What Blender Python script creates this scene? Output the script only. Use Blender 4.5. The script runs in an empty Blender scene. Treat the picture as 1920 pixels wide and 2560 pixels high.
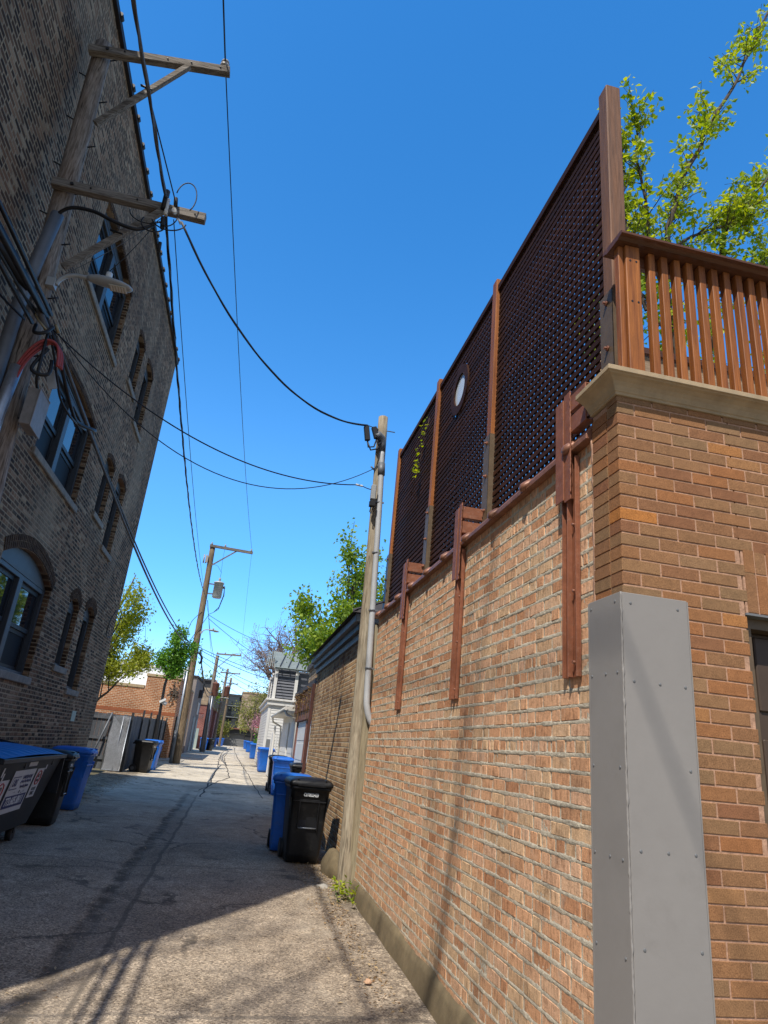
import bpy, bmesh, math, random
from mathutils import Vector, Matrix, noise as mnoise
R = math.radians
V = Vector
rnd = random.Random(11)
scn = bpy.context.scene
COL = scn.collection

# ------------------------------------------------------------------ helpers
def gz(Y):
    """height of the alley surface, rising gently away from the viewer"""
    T = [(-60, 0), (4, 0), (10, .09), (14, .1), (26, .2), (34, .31), (53, .39), (82, .5), (107, .57), (130, .6), (2000, .6)]
    for (a, b), (c, d) in zip(T, T[1:]):
        if Y <= c:
            return b + (d - b) * (Y - a) / (c - a)
    return .6

def smooth(pts, k=5):
    P = [V(p) for p in pts]; out = []
    for i in range(len(P) - 1):
        a = P[max(0, i - 1)]; b = P[i]; c = P[i + 1]; d = P[min(len(P) - 1, i + 2)]
        for j in range(k):
            t = j / k
            out.append(.5 * ((2 * b) + (c - a) * t + (2 * a - 5 * b + 4 * c - d) * t * t + (3 * b - a - 3 * c + d) * t ** 3))
    return out + [P[-1]]
class MB:
    def __init__(s):
        s.v = []; s.f = []; s.sm = []
    def add(s, vs, fs, smooth=False):
        o = len(s.v)
        s.v += [V(p) for p in vs]
        for f in fs:
            s.f.append([i + o for i in f]); s.sm.append(smooth)
        return s
    def box(s, x0, x1, y0, y1, z0, z1):
        vs = [(x, y, z) for x in (x0, x1) for y in (y0, y1) for z in (z0, z1)]
        return s.add(vs, [(0, 1, 3, 2), (4, 6, 7, 5), (0, 4, 5, 1), (2, 3, 7, 6), (0, 2, 6, 4), (1, 5, 7, 3)])
    def beam(s, p0, p1, w, h, up=(0, 0, 1)):
        p0 = V(p0); p1 = V(p1); d = (p1 - p0).normalized(); u = V(up)
        a = d.cross(u)
        if a.length < 1e-4: a = d.cross(V((1, 0, 0)))
        a.normalize(); b = a.cross(d)
        vs = [p + a * (i * w / 2) + b * (j * h / 2) for p in (p0, p1) for (i, j) in ((-1, -1), (1, -1), (1, 1), (-1, 1))]
        return s.add(vs, [(0, 1, 2, 3), (7, 6, 5, 4), (0, 4, 5, 1), (1, 5, 6, 2), (2, 6, 7, 3), (3, 7, 4, 0)])
    def tube(s, pts, r, n=8, cap=True, closed=False):
        pts = [V(p) for p in pts]; N = len(pts)
        rs = r if isinstance(r, (list, tuple)) else [r] * N
        t0 = (pts[1] - pts[0]).normalized()
        a = t0.cross(V((0, 0, 1)))
        if a.length < .05: a = t0.cross(V((1, 0, 0)))
        a.normalize()
        o = len(s.v)
        for i, p in enumerate(pts):
            t = (pts[min(i + 1, N - 1)] - pts[max(i - 1, 0)])
            if t.length < 1e-9: t = t0
            t.normalize()
            a = (a - t * a.dot(t))
            if a.length < 1e-6: a = t.cross(V((0, 1, 0)))
            a.normalize(); b = t.cross(a)
            for k in range(n):
                q = 2 * math.pi * k / n
                s.v.append(p + (a * math.cos(q) + b * math.sin(q)) * rs[i])
        for i in range(N - 1):
            for k in range(n):
                k2 = (k + 1) % n
                s.f.append([o + i * n + k, o + i * n + k2, o + (i + 1) * n + k2, o + (i + 1) * n + k]); s.sm.append(True)
        if cap:
            s.f.append([o + k for k in reversed(range(n))]); s.sm.append(False)
            s.f.append([o + (N - 1) * n + k for k in range(n)]); s.sm.append(False)
        return s
    def cyl(s, p0, p1, r0, r1=None, n=12):
        return s.tube([p0, p1], [r0, r0 if r1 is None else r1], n)
    def loft(s, rings, cap=True, smooth=True):
        o = len(s.v); n = len(rings[0])
        for r in rings: s.v += [V(p) for p in r]
        for i in range(len(rings) - 1):
            for k in range(n):
                k2 = (k + 1) % n
                s.f.append([o + i * n + k, o + i * n + k2, o + (i + 1) * n + k2, o + (i + 1) * n + k]); s.sm.append(smooth)
        if cap:
            s.f.append([o + k for k in reversed(range(n))]); s.sm.append(False)
            s.f.append([o + (len(rings) - 1) * n + k for k in range(n)]); s.sm.append(False)
        return s
    def prism(s, pts, d):
        """planar polygon pts pushed along vector d"""
        n = len(pts); d = V(d)
        vs = [V(p) for p in pts] + [V(p) + d for p in pts]
        fs = [list(range(n)), list(reversed(range(n, 2 * n)))] + [(i, i + n, (i + 1) % n + n, (i + 1) % n) for i in range(n)]
        return s.add(vs, fs)
    def leaf(s, p, d, nrm, l, w):
        p = V(p); d = V(d).normalized(); a = d.cross(V(nrm))
        if a.length < 1e-3: a = d.cross(V((1, .3, 0)))
        a.normalize(); up = a.cross(d)
        m = p + d * l * .5
        return s.add([p, m + a * w / 2 + up * w * .18, p + d * l, m - a * w / 2 + up * w * .18], [(0, 1, 2), (0, 2, 3)])
    def build(s, name, mat, parent=None, bev=0, seg=1, fixn=True):
        off = V((0, 0, 0)); q = parent
        while q is not None:
            off = off + q.location; q = q.parent
        me = bpy.data.meshes.new(name)
        me.from_pydata([tuple(p - off) for p in s.v], [], s.f)
        for p, sm in zip(me.polygons, s.sm): p.use_smooth = sm
        if bev > 0 or fixn:
            bm = bmesh.new(); bm.from_mesh(me)
            if bev > 0:
                bmesh.ops.remove_doubles(bm, verts=bm.verts, dist=1e-5)
                es = [e for e in bm.edges if len(e.link_faces) == 2 and e.calc_face_angle(0) > .6]
                bmesh.ops.bevel(bm, geom=es, offset=bev, segments=seg, affect='EDGES', clamp_overlap=True)
            bmesh.ops.recalc_face_normals(bm, faces=bm.faces)
            bm.to_mesh(me); bm.free()
        if mat is not None: me.materials.append(mat)
        o = bpy.data.objects.new(name, me); COL.objects.link(o)
        if parent is not None: o.parent = parent
        return o

def tag(o, label, cat, group=None, kind=None):
    if label: o['label'] = label
    if cat: o['category'] = cat
    if group: o['group'] = group
    if kind: o['kind'] = kind
    return o
def thing(name, label, cat, loc=(0, 0, 0), group=None, rz=0):
    o = bpy.data.objects.new(name, None); COL.objects.link(o)
    o.empty_display_size = .1
    o.location = loc; o.rotation_euler = (0, 0, rz)
    return tag(o, label, cat, group)
def struct(o): o['kind'] = 'structure'; return o
def dup(root, loc, rz, label, group=None):
    r = root.copy(); COL.objects.link(r); r.location = loc; r.rotation_euler = (0, 0, rz); r['label'] = label
    if group: r['group'] = group
    for ch in list(root.children):
        c = ch.copy(); COL.objects.link(c); c.parent = r
        for g in list(ch.children):
            d = g.copy(); COL.objects.link(d); d.parent = c
    return r
def text(name, s, mat, parent, loc, mtx, size, sx=1.0, align='CENTER'):
    cu = bpy.data.curves.new(name, 'FONT'); cu.body = s; cu.size = size; cu.align_x = align; cu.align_y = 'CENTER'
    cu.extrude = .0006; cu.offset = size * .022; cu.resolution_u = 3
    t = bpy.data.objects.new(name, cu); COL.objects.link(t)
    bpy.context.view_layer.update()
    dg = bpy.context.evaluated_depsgraph_get()
    me = bpy.data.meshes.new_from_object(t.evaluated_get(dg))
    bpy.data.objects.remove(t); bpy.data.curves.remove(cu)
    m4 = Matrix.Translation(V(loc)) @ mtx.to_4x4() @ Matrix.Diagonal((sx, 1, 1, 1))
    me.transform(m4)
    me.materials.clear(); me.materials.append(mat)
    o = bpy.data.objects.new(name, me); COL.objects.link(o)
    if parent is not None: o.parent = parent
    return o
FACE_PX = Matrix(((0, 0, 1), (1, 0, 0), (0, 1, 0)))      # text read from +X: right is +Y, up is +Z
FACE_NY = Matrix(((1, 0, 0), (0, 0, -1), (0, 1, 0)))     # text read from -Y: right is +X, up is +Z

# ------------------------------------------------------------------ materials
class G:
    def __init__(s, name):
        m = bpy.data.materials.new(name); m.use_nodes = True
        s.m = m; s.nt = m.node_tree; s.p = s.nt.nodes['Principled BSDF']
        s.pos = s.n('ShaderNodeTexCoord').outputs['Object']
    def n(s, t, **kw):
        x = s.nt.nodes.new(t)
        for k, v in kw.items(): setattr(x, k, v)
        return x
    def put(s, sock, v):
        if isinstance(v, bpy.types.NodeSocket): s.nt.links.new(v, sock)
        elif v is not None:
            if isinstance(v, (tuple, list)) and sock.type == 'RGBA' and len(v) == 3: v = (*v, 1)
            sock.default_value = v
    def mth(s, op, a, b=None, c=None, clamp=False):
        x = s.n('ShaderNodeMath', operation=op); x.use_clamp = clamp
        for i, v in enumerate((a, b, c)):
            if v is not None: s.put(x.inputs[i], v)
        return x.outputs[0]
    def mix(s, f, a, b, mode='MIX'):
        x = s.n('ShaderNodeMix', data_type='RGBA', blend_type=mode)
        s.put(x.inputs[0], f); s.put(x.inputs[6], a); s.put(x.inputs[7], b)
        return x.outputs[2]
    def fmix(s, f, a, b):
        x = s.n('ShaderNodeMix', data_type='FLOAT')
        s.put(x.inputs[0], f); s.put(x.inputs[2], a); s.put(x.inputs[3], b)
        return x.outputs[0]
    def noise(s, scale, detail=4, rough=.6, vec=None, dist=0, out='Fac'):
        x = s.n('ShaderNodeTexNoise'); s.put(x.inputs['Vector'], vec if vec is not None else s.pos)
        x.inputs['Scale'].default_value = scale; x.inputs['Detail'].default_value = detail
        x.inputs['Roughness'].default_value = rough; x.inputs['Distortion'].default_value = dist
        return x.outputs[out]
    def voro(s, scale, vec=None, feature='F1', out='Distance'):
        x = s.n('ShaderNodeTexVoronoi', feature=feature); s.put(x.inputs['Vector'], vec if vec is not None else s.pos)
        x.inputs['Scale'].default_value = scale
        return x.outputs[out]
    def ramp(s, f, stops, interp='LINEAR'):
        x = s.n('ShaderNodeValToRGB'); s.put(x.inputs[0], f); cr = x.color_ramp; cr.interpolation = interp
        while len(cr.elements) < len(stops): cr.elements.new(.5)
        for e, (p, c) in zip(cr.elements, stops):
            e.position = p; e.color = (*c, 1) if len(c) == 3 else c
        return x.outputs[0]
    def mr(s, v, a, b, c=0, d=1, smooth=True):
        x = s.n('ShaderNodeMapRange'); x.interpolation_type = 'SMOOTHSTEP' if smooth else 'LINEAR'
        for i, q in enumerate((v, a, b, c, d)): s.put(x.inputs[i], q)
        return x.outputs[0]
    def scale(s, v, k):
        x = s.n('ShaderNodeVectorMath', operation='MULTIPLY'); s.put(x.inputs[0], v); x.inputs[1].default_value = k
        return x.outputs[0]
    def vadd(s, a, b):
        x = s.n('ShaderNodeVectorMath', operation='ADD'); s.put(x.inputs[0], a); s.put(x.inputs[1], b); return x.outputs[0]
    def xyz(s, v=None):
        x = s.n('ShaderNodeSeparateXYZ'); s.put(x.inputs[0], v if v is not None else s.pos); return x.outputs
    def comb(s, a, b, c=0):
        x = s.n('ShaderNodeCombineXYZ')
        for i, q in enumerate((a, b, c)): s.put(x.inputs[i], q)
        return x.outputs[0]
    def island(s): return s.n('ShaderNodeNewGeometry').outputs['Random Per Island']
    def obrand(s): return s.n('ShaderNodeObjectInfo').outputs['Random']
    def hsv(s, col, h=.5, sat=1., val=1.):
        x = s.n('ShaderNodeHueSaturation'); s.put(x.inputs['Hue'], h); s.put(x.inputs['Saturation'], sat); s.put(x.inputs['Value'], val); s.put(x.inputs['Color'], col)
        return x.outputs[0]
    def bump(s, h, st=.5, dist=.01):
        x = s.n('ShaderNodeBump'); x.inputs['Strength'].default_value = st; x.inputs['Distance'].default_value = dist
        s.put(x.inputs['Height'], h); s.nt.links.new(x.outputs[0], s.p.inputs['Normal'])
    def set(s, col=None, rough=None, metal=None, spec=None):
        if col is not None: s.put(s.p.inputs['Base Color'], col)
        if rough is not None: s.put(s.p.inputs['Roughness'], rough)
        if metal is not None: s.put(s.p.inputs['Metallic'], metal)
        if spec is not None: s.put(s.p.inputs['Specular IOR Level'], spec)
        return s.m

def brick_mat(name, L, h, m, N, stops, mortar, bst=.6, warp=.012, edge=.006, stain=None, rough=.9, dark=.0, jog=.0):
    g = G(name)
    nrm = g.n('ShaderNodeNewGeometry').outputs['Normal']
    nx = g.mth('ABSOLUTE', g.xyz(nrm)[0])
    w = g.vadd(g.pos, g.scale(g.vadd(g.noise(1.6, 2, .5, out='Color'), (-.5, -.5, -.5)), (warp, warp, warp)))
    if jog: w = g.vadd(w, g.scale(g.vadd(g.noise(9, 2, .5, out='Color'), (-.5, -.5, -.5)), (jog, jog, jog)))
    X = g.xyz(w)
    u = g.fmix(g.mth('GREATER_THAN', nx, .6), X[0], X[1]); v = X[2]
    vr = g.mth('DIVIDE', v, h); row = g.mth('FLOOR', vr)
    hd = g.mth('LESS_THAN', g.mth('FLOORED_MODULO', row, float(N)), .5) if N else 0.0
    ln = g.mth('SUBTRACT', L, g.mth('MULTIPLY', hd, L / 2)) if N else L
    wn = g.n('ShaderNodeTexWhiteNoise', noise_dimensions='1D'); g.put(wn.inputs['W'], row)
    offs = g.mth('ADD', g.mth('MULTIPLY', g.mth('FLOORED_MODULO', row, 2.0), .5), g.mth('MULTIPLY', wn.outputs[0], .22))
    uu = g.mth('ADD', g.mth('DIVIDE', u, ln), offs); colm = g.mth('FLOOR', uu)
    fu = g.mth('MULTIPLY', g.mth('SUBTRACT', uu, colm), ln)
    fv = g.mth('MULTIPLY', g.mth('SUBTRACT', vr, row), h)
    du = g.mth('MINIMUM', fu, g.mth('SUBTRACT', ln, fu)); dv = g.mth('MINIMUM', fv, g.mth('SUBTRACT', h, fv))
    d = g.mth('MINIMUM', du, dv)
    fine = g.noise(45, 3, .6)
    d = g.mth('ADD', d, g.mth('MULTIPLY', g.mth('SUBTRACT', fine, .5), edge * 1.6))
    mask = g.mr(d, m / 2 - edge * .3, m / 2 + edge)
    w2 = g.n('ShaderNodeTexWhiteNoise', noise_dimensions='2D'); g.put(w2.inputs['Vector'], g.comb(colm, row))
    bc = g.ramp(w2.outputs['Value'], stops)
    det = g.noise(70, 5, .7); big = g.noise(1.1, 4, .6)
    bc = g.mix(.75, bc, g.ramp(det, [(.25, (.35, .35, .35)), (.7, (1.25, 1.25, 1.25))]), 'MULTIPLY')
    mc = g.mix(.6, mortar, g.ramp(fine, [(.2, (.5, .5, .5)), (.8, (1.2, 1.2, 1.2))]), 'MULTIPLY')
    c = g.mix(mask, mc, bc)
    c = g.mix(.6, c, g.ramp(big, [(.3, (.5, .46, .44)), (.72, (1.25, 1.25, 1.25))]), 'MULTIPLY')
    if dark: c = g.mix(dark, c, g.ramp(g.noise(.22, 4, .65), [(.38, (.35, .33, .33)), (.6, (1.15, 1.12, 1.08))]), 'MULTIPLY')
    if stain is not None:
        c = g.mix(g.mr(g.noise(.55, 4, .65, vec=g.scale(g.pos, (1, 1, .35))), .5, .75, 0, .55), c, stain)
    hh = g.mth('ADD', g.mth('MULTIPLY', mask, 1.), g.mth('MULTIPLY', det, .45))
    g.bump(hh, bst, .012)
    return g.set(c, rough, spec=.2)

def wood_mat(name, c1, c2, rough=.75, axis='z', grain=18., dark=.5, obj=False, bst=.35, spec=.3, cracks=0, c1b=None):
    g = G(name)
    k = {'z': (grain, grain, 1.2), 'x': (1.2, grain, grain), 'y': (grain, 1.2, grain)}[axis]
    v = g.scale(g.pos, k)
    rn = g.island()
    v = g.vadd(v, g.comb(g.mth('MULTIPLY', rn, 17.), g.mth('MULTIPLY', rn, 31.), 0))
    a = g.noise(1, 5, .65, vec=v, dist=.6); b = g.noise(4.5, 4, .6, vec=v)
    c = g.mix(g.ramp(a, [(.3, (0, 0, 0)), (.7, (1, 1, 1))]), c1, c2)
    c = g.mix(dark, c, g.ramp(b, [(.3, (.35, .33, .3)), (.6, (1.15, 1.15, 1.15))]), 'MULTIPLY')
    if cracks:
        ck = g.noise(2.2, 3, .8, vec=g.scale(v, (1, 1, .6)), dist=.3)
        c = g.mix(g.mr(ck, .56, .66, 0, cracks), c, (.03, .024, .02))
        c = g.mix(g.mr(g.noise(.6, 3, .6, vec=g.scale(g.pos, (1, 1, .5))), .5, .7, 0, .5), c, c1b or c1)
    c = g.mix(.7, c, g.ramp(rn, [(0, (.6, .6, .62)), (1, (1.35, 1.3, 1.25))]), 'MULTIPLY')
    g.bump(g.mth('ADD', a, b), bst, .006)
    return g.set(c, rough, spec=spec)

def plain(name, col, rough=.6, metal=0, var=.25, sc=6., bst=.1, spec=.4, dirt=None, bsc=40):
    g = G(name)
    n1 = g.noise(sc, 5, .65)
    c = g.mix(1., col, g.ramp(n1, [(.25, (1 - var,) * 3), (.75, (1 + var,) * 3)]), 'MULTIPLY')
    if dirt: c = g.mix(g.mr(g.noise(sc * 2.3, 5, .7), .52, .75, 0, .8), c, dirt)
    if bst: g.bump(g.noise(bsc, 4, .6), bst, .004)
    return g.set(c, rough, metal, spec)

def leaf_mat(name, a, b, trans=.35):
    g = G(name)
    r = g.island()
    c = g.ramp(r, [(0, a), (1, b)])
    g.set(c, .45, spec=.35)
    tr = g.n('ShaderNodeBsdfTranslucent'); g.put(tr.inputs[0], g.hsv(c, .49, 1.15, 1.3))
    mx = g.n('ShaderNodeMixShader'); mx.inputs[0].default_value = trans
    g.nt.links.new(g.p.outputs[0], mx.inputs[1]); g.nt.links.new(tr.outputs[0], mx.inputs[2])
    g.nt.links.new(mx.outputs[0], g.nt.nodes['Material Output'].inputs[0])
    return g.m

M = {}
M['brick_dark'] = brick_mat('common brick sooty', .20, .0665, .0165, 6,
    [(0, (.045, .028, .018)), (.35, (.10, .058, .034)), (.58, (.18, .10, .056)), (.76, (.29, .155, .085)), (.92, (.40, .25, .15)), (1, (.52, .39, .25))],
    (.43, .32, .205), bst=.9, jog=.012, edge=.007, dark=.38, stain=(.36, .28, .19))
def oldbrick():
    g = G('salmon common brick')
    r = g.island()
    c = g.ramp(r, [(0, (.52, .25, .13)), (.15, (.66, .35, .19)), (.40, (.74, .42, .24)), (.6, (.72, .44, .28)), (.75, (.74, .49, .29)), (.86, (.64, .42, .25)), (.94, (.58, .31, .17)), (1, (.78, .46, .28))])
    v = g.vadd(g.scale(g.pos, (1, 1, .3)), g.comb(0, g.mth('MULTIPLY', r, 40.), 0))
    st = g.noise(46, 4, .65, vec=v)
    c = g.mix(.85, c, g.ramp(st, [(.32, (.45, .40, .37)), (.5, (.95, .95, .95)), (.72, (1.2, 1.17, 1.12))]), 'MULTIPLY')
    pit = g.noise(95, 3, .7)
    c = g.mix(g.mr(pit, .62, .70, 0, .85), c, (.10, .05, .03))
    c = g.mix(g.mr(g.noise(7, 4, .6), .55, .75, 0, .45), c, (.46, .38, .30))
    lo = g.mr(g.xyz()[2], .2, .95, .5, 0)
    c = g.mix(g.mth('MULTIPLY', lo, g.noise(2.5, 4, .6)), c, (.20, .16, .11))
    g.bump(g.mth('ADD', g.mth('MULTIPLY', st, .5), g.mth('SUBTRACT', g.noise(60, 4, .7), g.mr(pit, .62, .72, 0, .9))), .6, .006)
    return g.set(c, .92, spec=.15)
M['brick_salmon'] = oldbrick()
def newbrick():
    g = G('brown face brick')
    r = g.island()
    c = g.ramp(r, [(0, (.27, .12, .06)), (.2, (.29, .15, .072)), (.45, (.275, .165, .085)), (.65, (.315, .155, .07)), (.82, (.35, .15, .06)), (.95, (.30, .18, .095)), (1, (.48, .19, .05))])
    f = g.noise(190, 2, .6); f2 = g.noise(30, 4, .6)
    c = g.mix(.8, c, g.ramp(f, [(.3, (.55, .5, .48)), (.55, (1, 1, 1)), (.75, (1.35, 1.3, 1.25))]), 'MULTIPLY')
    c = g.mix(.6, c, g.ramp(f2, [(.3, (.75, .75, .75)), (.7, (1.15, 1.15, 1.15))]), 'MULTIPLY')
    g.bump(f, .35, .003)
    return g.set(c, .85, spec=.2)
M['brick_brown'] = newbrick()
def mortar(name, col, sc=30, st=.9):
    g = G(name)
    n1 = g.noise(sc, 5, .7); n2 = g.noise(sc * 4, 3, .7)
    c = g.mix(1., col, g.ramp(n1, [(.25, (.62, .6, .58)), (.7, (1.2, 1.2, 1.2))]), 'MULTIPLY')
    g.bump(g.mth('ADD', n1, g.mth('MULTIPLY', n2, .4)), st, .012)
    return g.set(c, .95, spec=.1)
M['mortar_grey'] = mortar('grey tooled mortar', (.56, .50, .39), 30, .6)
M['mortar_pink'] = mortar('pink mortar', (.50, .30, .20), 60, .4)
M['brick_tan'] = brick_mat('yellow tan brick', .205, .0735, .013, 6,
    [(0, (.28, .14, .06)), (.3, (.48, .27, .12)), (.6, (.60, .37, .17)), (.85, (.66, .45, .24)), (1, (.42, .25, .14))], (.54, .45, .31), bst=.7)
M['brick_orange'] = brick_mat('orange brick', .23, .085, .018, 0,
    [(0, (.36, .13, .05)), (.5, (.45, .17, .07)), (1, (.52, .22, .10))], (.62, .50, .36), bst=.4, edge=.004)
M['brick_red'] = brick_mat('red brick', .24, .09, .014, 0, [(0, (.24, .07, .06)), (1, (.36, .12, .10))], (.35, .25, .22), bst=.3)
M['stone_tan'] = brick_mat('tan stone courses', .6, .35, .03, 0, [(0, (.36, .27, .18)), (1, (.52, .42, .30))], (.25, .2, .14), bst=.3)
M['rubble'] = brick_mat('broken old brick', .3, .12, .03, 0, [(0, (.25, .17, .1)), (.5, (.42, .30, .18)), (1, (.5, .4, .28))], (.15, .11, .08), bst=.9)
M['pole_grey'] = wood_mat('weathered pole wood', (.34, .30, .265), (.17, .13, .10), .85, 'z', 12, .85, bst=1., spec=.1, cracks=.85, c1b=(.22, .13, .075))
M['pole_tan'] = wood_mat('pine pole wood', (.42, .375, .285), (.25, .20, .14), .8, 'z', 9, .6, bst=.6, spec=.12, cracks=.5, c1b=(.34, .31, .22))
M['pole_brown'] = wood_mat('brown pole wood', (.29, .225, .15), (.16, .115, .075), .85, 'z', 10, .7, bst=.6, spec=.12, cracks=.6)
M['arm_grey'] = wood_mat('weathered crossarm wood', (.27, .25, .225), (.115, .10, .085), .85, 'x', 16, .85, bst=.9, spec=.1, cracks=.6)
M['redwood'] = wood_mat('oiled red cedar', (.36, .13, .03), (.15, .047, .013), .5, 'z', 24, .45, bst=.25, spec=.4)
M['redwood_dark'] = wood_mat('dark oiled hardwood', (.12, .048, .026), (.05, .02, .012), .5, 'x', 24, .45, bst=.25, spec=.4)
M['lattice'] = wood_mat('dark lattice slats', (.062, .023, .010), (.024, .009, .005), .65, 'y', 22, .45, bst=.3, spec=.18)
M['fence_grey'] = wood_mat('grey stained fence boards', (.115, .125, .14), (.075, .08, .09), .8, 'z', 14, .5)
M['stake'] = wood_mat('weathered board', (.36, .32, .22), (.24, .2, .13), .85, 'z', 20, .5)
M['mesh_wire'] = plain('bright galvanised wire', (.42, .43, .45), .5, .2, .2, 9, 0)
M['galv'] = plain('galvanised steel', (.42, .44, .47), .42, .75, .25, 9, .1, dirt=(.28, .29, .31))
M['galv_dull'] = plain('dull grey conduit', (.15, .16, .175), .55, .3, .2, 5, .05)
M['pvc'] = plain('grey conduit pipe', (.40, .41, .42), .5, 0, .15, 5, .05)
M['rust'] = plain('red oxide painted steel', (.24, .088, .045), .5, 0, .3, 14, .3, dirt=(.30, .16, .11), bsc=60)
M['brown_steel'] = plain('brown painted steel', (.15, .105, .065), .45, .2, .25, 12, .2)
M['copper'] = plain('copper clad coping', (.24, .105, .062), .45, .15, .4, 9, .35, dirt=(.33, .2, .14))
M['steel_grey'] = plain('grey gloss paint', (.27, .252, .235), .55, 0, .07, 2, .2, spec=.2, dirt=(.25, .232, .215), bsc=16)
M['black_metal'] = plain('black metal', (.02, .02, .022), .5, .2, .3, 9, .1)
M['rubber'] = plain('black cable sheath', (.012, .012, .014), .5, 0, .3, 4, 0)
M['cable_grey'] = plain('weathered grey cable', (.09, .09, .095), .6, 0, .4, 3, 0)
M['cable_red'] = plain('red cable sheath', (.33, .055, .055), .5, 0, .2, 9, 0)
M['white_tie'] = plain('white plastic', (.7, .7, .68), .5, 0, .1, 9, 0)
M['box_grey'] = plain('grey equipment box', (.24, .225, .215), .6, .1, .2, 10, .15, dirt=(.19, .165, .15))
M['lamp_grey'] = plain('lamp housing grey', (.36, .37, .37), .45, .1, .12, 6, .05)
M['transformer'] = plain('transformer grey', (.47, .50, .51), .4, .1, .08, 4, 0)
M['porcelain'] = plain('brown porcelain', (.35, .33, .31), .25, 0, .2, 6, 0)
M['led'] = plain('lamp lens', (.5, .46, .36), .3, 0, .1, 60, 0)
M['bin_blue'] = plain('blue bin plastic', (.016, .135, .55), .42, 0, .25, 3, .15, spec=.4, dirt=(.07, .15, .36), bsc=60)
M['bin_black'] = plain('black bin plastic', (.009, .009, .010), .45, 0, .5, 4, .15, spec=.4, dirt=(.04, .037, .034), bsc=60)
M['dump_body'] = plain('dark dumpster steel', (.012, .014, .02), .5, .2, .4, 3, .25, dirt=(.03, .028, .026), bsc=25)
M['dump_lid'] = plain('blue dumpster lid', (.02, .20, .56), .45, 0, .15, 4, .15)
M['sticker'] = plain('white sticker', (.62, .61, .62), .45, 0, .12, 7, 0)
M['ink_blue'] = plain('navy print', (.02, .025, .12), .5, 0, .1, 9, 0)
M['ink_red'] = plain('red print', (.42, .03, .04), .5, 0, .1, 9, 0)
M['ink_black'] = plain('black print', (.015, .015, .02), .5, 0, .1, 9, 0)
M['ink_white'] = plain('white print', (.75, .75, .75), .5, 0, .1, 9, 0)
M['frame_dark'] = plain('slate window paint', (.05, .058, .068), .5, 0, .2, 6, .08)
M['stone_sill'] = plain('weathered limestone sill', (.235, .21, .175), .9, 0, .35, 8, .5, dirt=(.13, .115, .1))
M['limestone'] = plain('limestone cornice', (.40, .30, .185), .85, 0, .22, 9, .3, dirt=(.33, .28, .19), bsc=120)
M['parge'] = plain('stained cement parging', (.165, .125, .07), .95, 0, .35, 6, .6, dirt=(.13, .115, .07))
M['concrete'] = plain('old concrete', (.38, .35, .30), .95, 0, .2, 5, .4, dirt=(.27, .24, .2))
M['coping_dark'] = plain('dark coping tile', (.022, .018, .017), .6, 0, .4, 6, .2)
M['caulk'] = plain('pink caulk', (.46, .27, .18), .9, 0, .2, 30, .7)
M['garage_brown'] = plain('brown garage door', (.075, .05, .035), .5, 0, .2, 5, .05)
M['white_paint'] = plain('white paint', (.68, .66, .62), .55, 0, .06, 2, .05)
M['offwhite'] = plain('off white paint', (.62, .60, .54), .6, 0, .12, 4, .08, dirt=(.5, .47, .4))
M['slate_paint'] = plain('dark teal grey paint', (.055, .07, .078), .55, 0, .2, 4, .05)
M['slate_light'] = plain('grey fascia paint', (.16, .18, .19), .55, 0, .2, 4, .05)
M['shingle'] = plain('dark shingles', (.05, .045, .045), .9, 0, .4, 12, .5)
M['louver'] = plain('dark grey louvers', (.12, .125, .145), .6, 0, .1, 4, 0)
M['pergola'] = plain('grey green pergola', (.27, .31, .30), .7, 0, .15, 4, 0)
M['rustbeam'] = plain('rusty red beam', (.20, .085, .06), .8, 0, .35, 5, .3, dirt=(.26, .15, .1))
M['stucco'] = plain('taupe stucco', (.235, .20, .18), .95, 0, .1, 3, .2)
M['greydoor'] = plain('grey metal door', (.17, .175, .18), .5, 0, .08, 3, 0)
M['darkwall'] = plain('dark cladding', (.035, .037, .04), .5, 0, .2, 3, 0)
M['membrane'] = plain('white roof panels', (.78, .78, .76), .7, 0, .05, 2, 0)
M['bark'] = plain('tree bark', (.085, .068, .055), .95, 0, .35, 16, .8)
M['bark_grey'] = plain('pale bare bark', (.24, .185, .165), .95, 0, .3, 9, .5)
M['vine_bark'] = plain('bare vine stems', (.10, .06, .045), .95, 0, .3, 30, 0)
M['leaf_lime'] = leaf_mat('spring pear leaf', (.20, .32, .03), (.50, .54, .07), .5)
M['leaf_green'] = leaf_mat('maple leaf', (.13, .25, .03), (.34, .43, .06), .45)
M['leaf_elm'] = leaf_mat('young elm leaf', (.22, .28, .03), (.44, .46, .07), .45)
M['leaf_deep'] = leaf_mat('deep green leaf', (.09, .24, .03), (.20, .38, .05), .4)
M['leaf_olive'] = leaf_mat('budding leaf', (.17, .19, .04), (.34, .33, .09), .4)
M['leaf_pink'] = leaf_mat('pink blossom', (.42, .16, .22), (.62, .34, .38), .3)
M['leaf_rust'] = leaf_mat('rusty vine leaf', (.16, .07, .03), (.30, .2, .07), .3)
M['bud'] = leaf_mat('brown buds', (.22, .15, .13), (.36, .26, .22), .2)
M['dead_leaf'] = leaf_mat('dry leaf', (.20, .11, .05), (.48, .36, .20), .1)
M['grass'] = leaf_mat('dry grass', (.25, .20, .08), (.30, .30, .10), .2)
def glass():
    g = G('window glass')
    n1 = g.noise(1.2, 3, .5)
    g.bump(n1, .06, .03)
    return g.set((.012, .015, .02), .03, 0, 1.0)
M['glass'] = glass()
M['port_glass'] = plain('pale frosted port glass', (.62, .68, .74), .2, 0, .12, 8, 0)
M['blind'] = plain('dark screen pane', (.010, .012, .016), .6, 0, .2, 2, 0, spec=.15)
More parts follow.
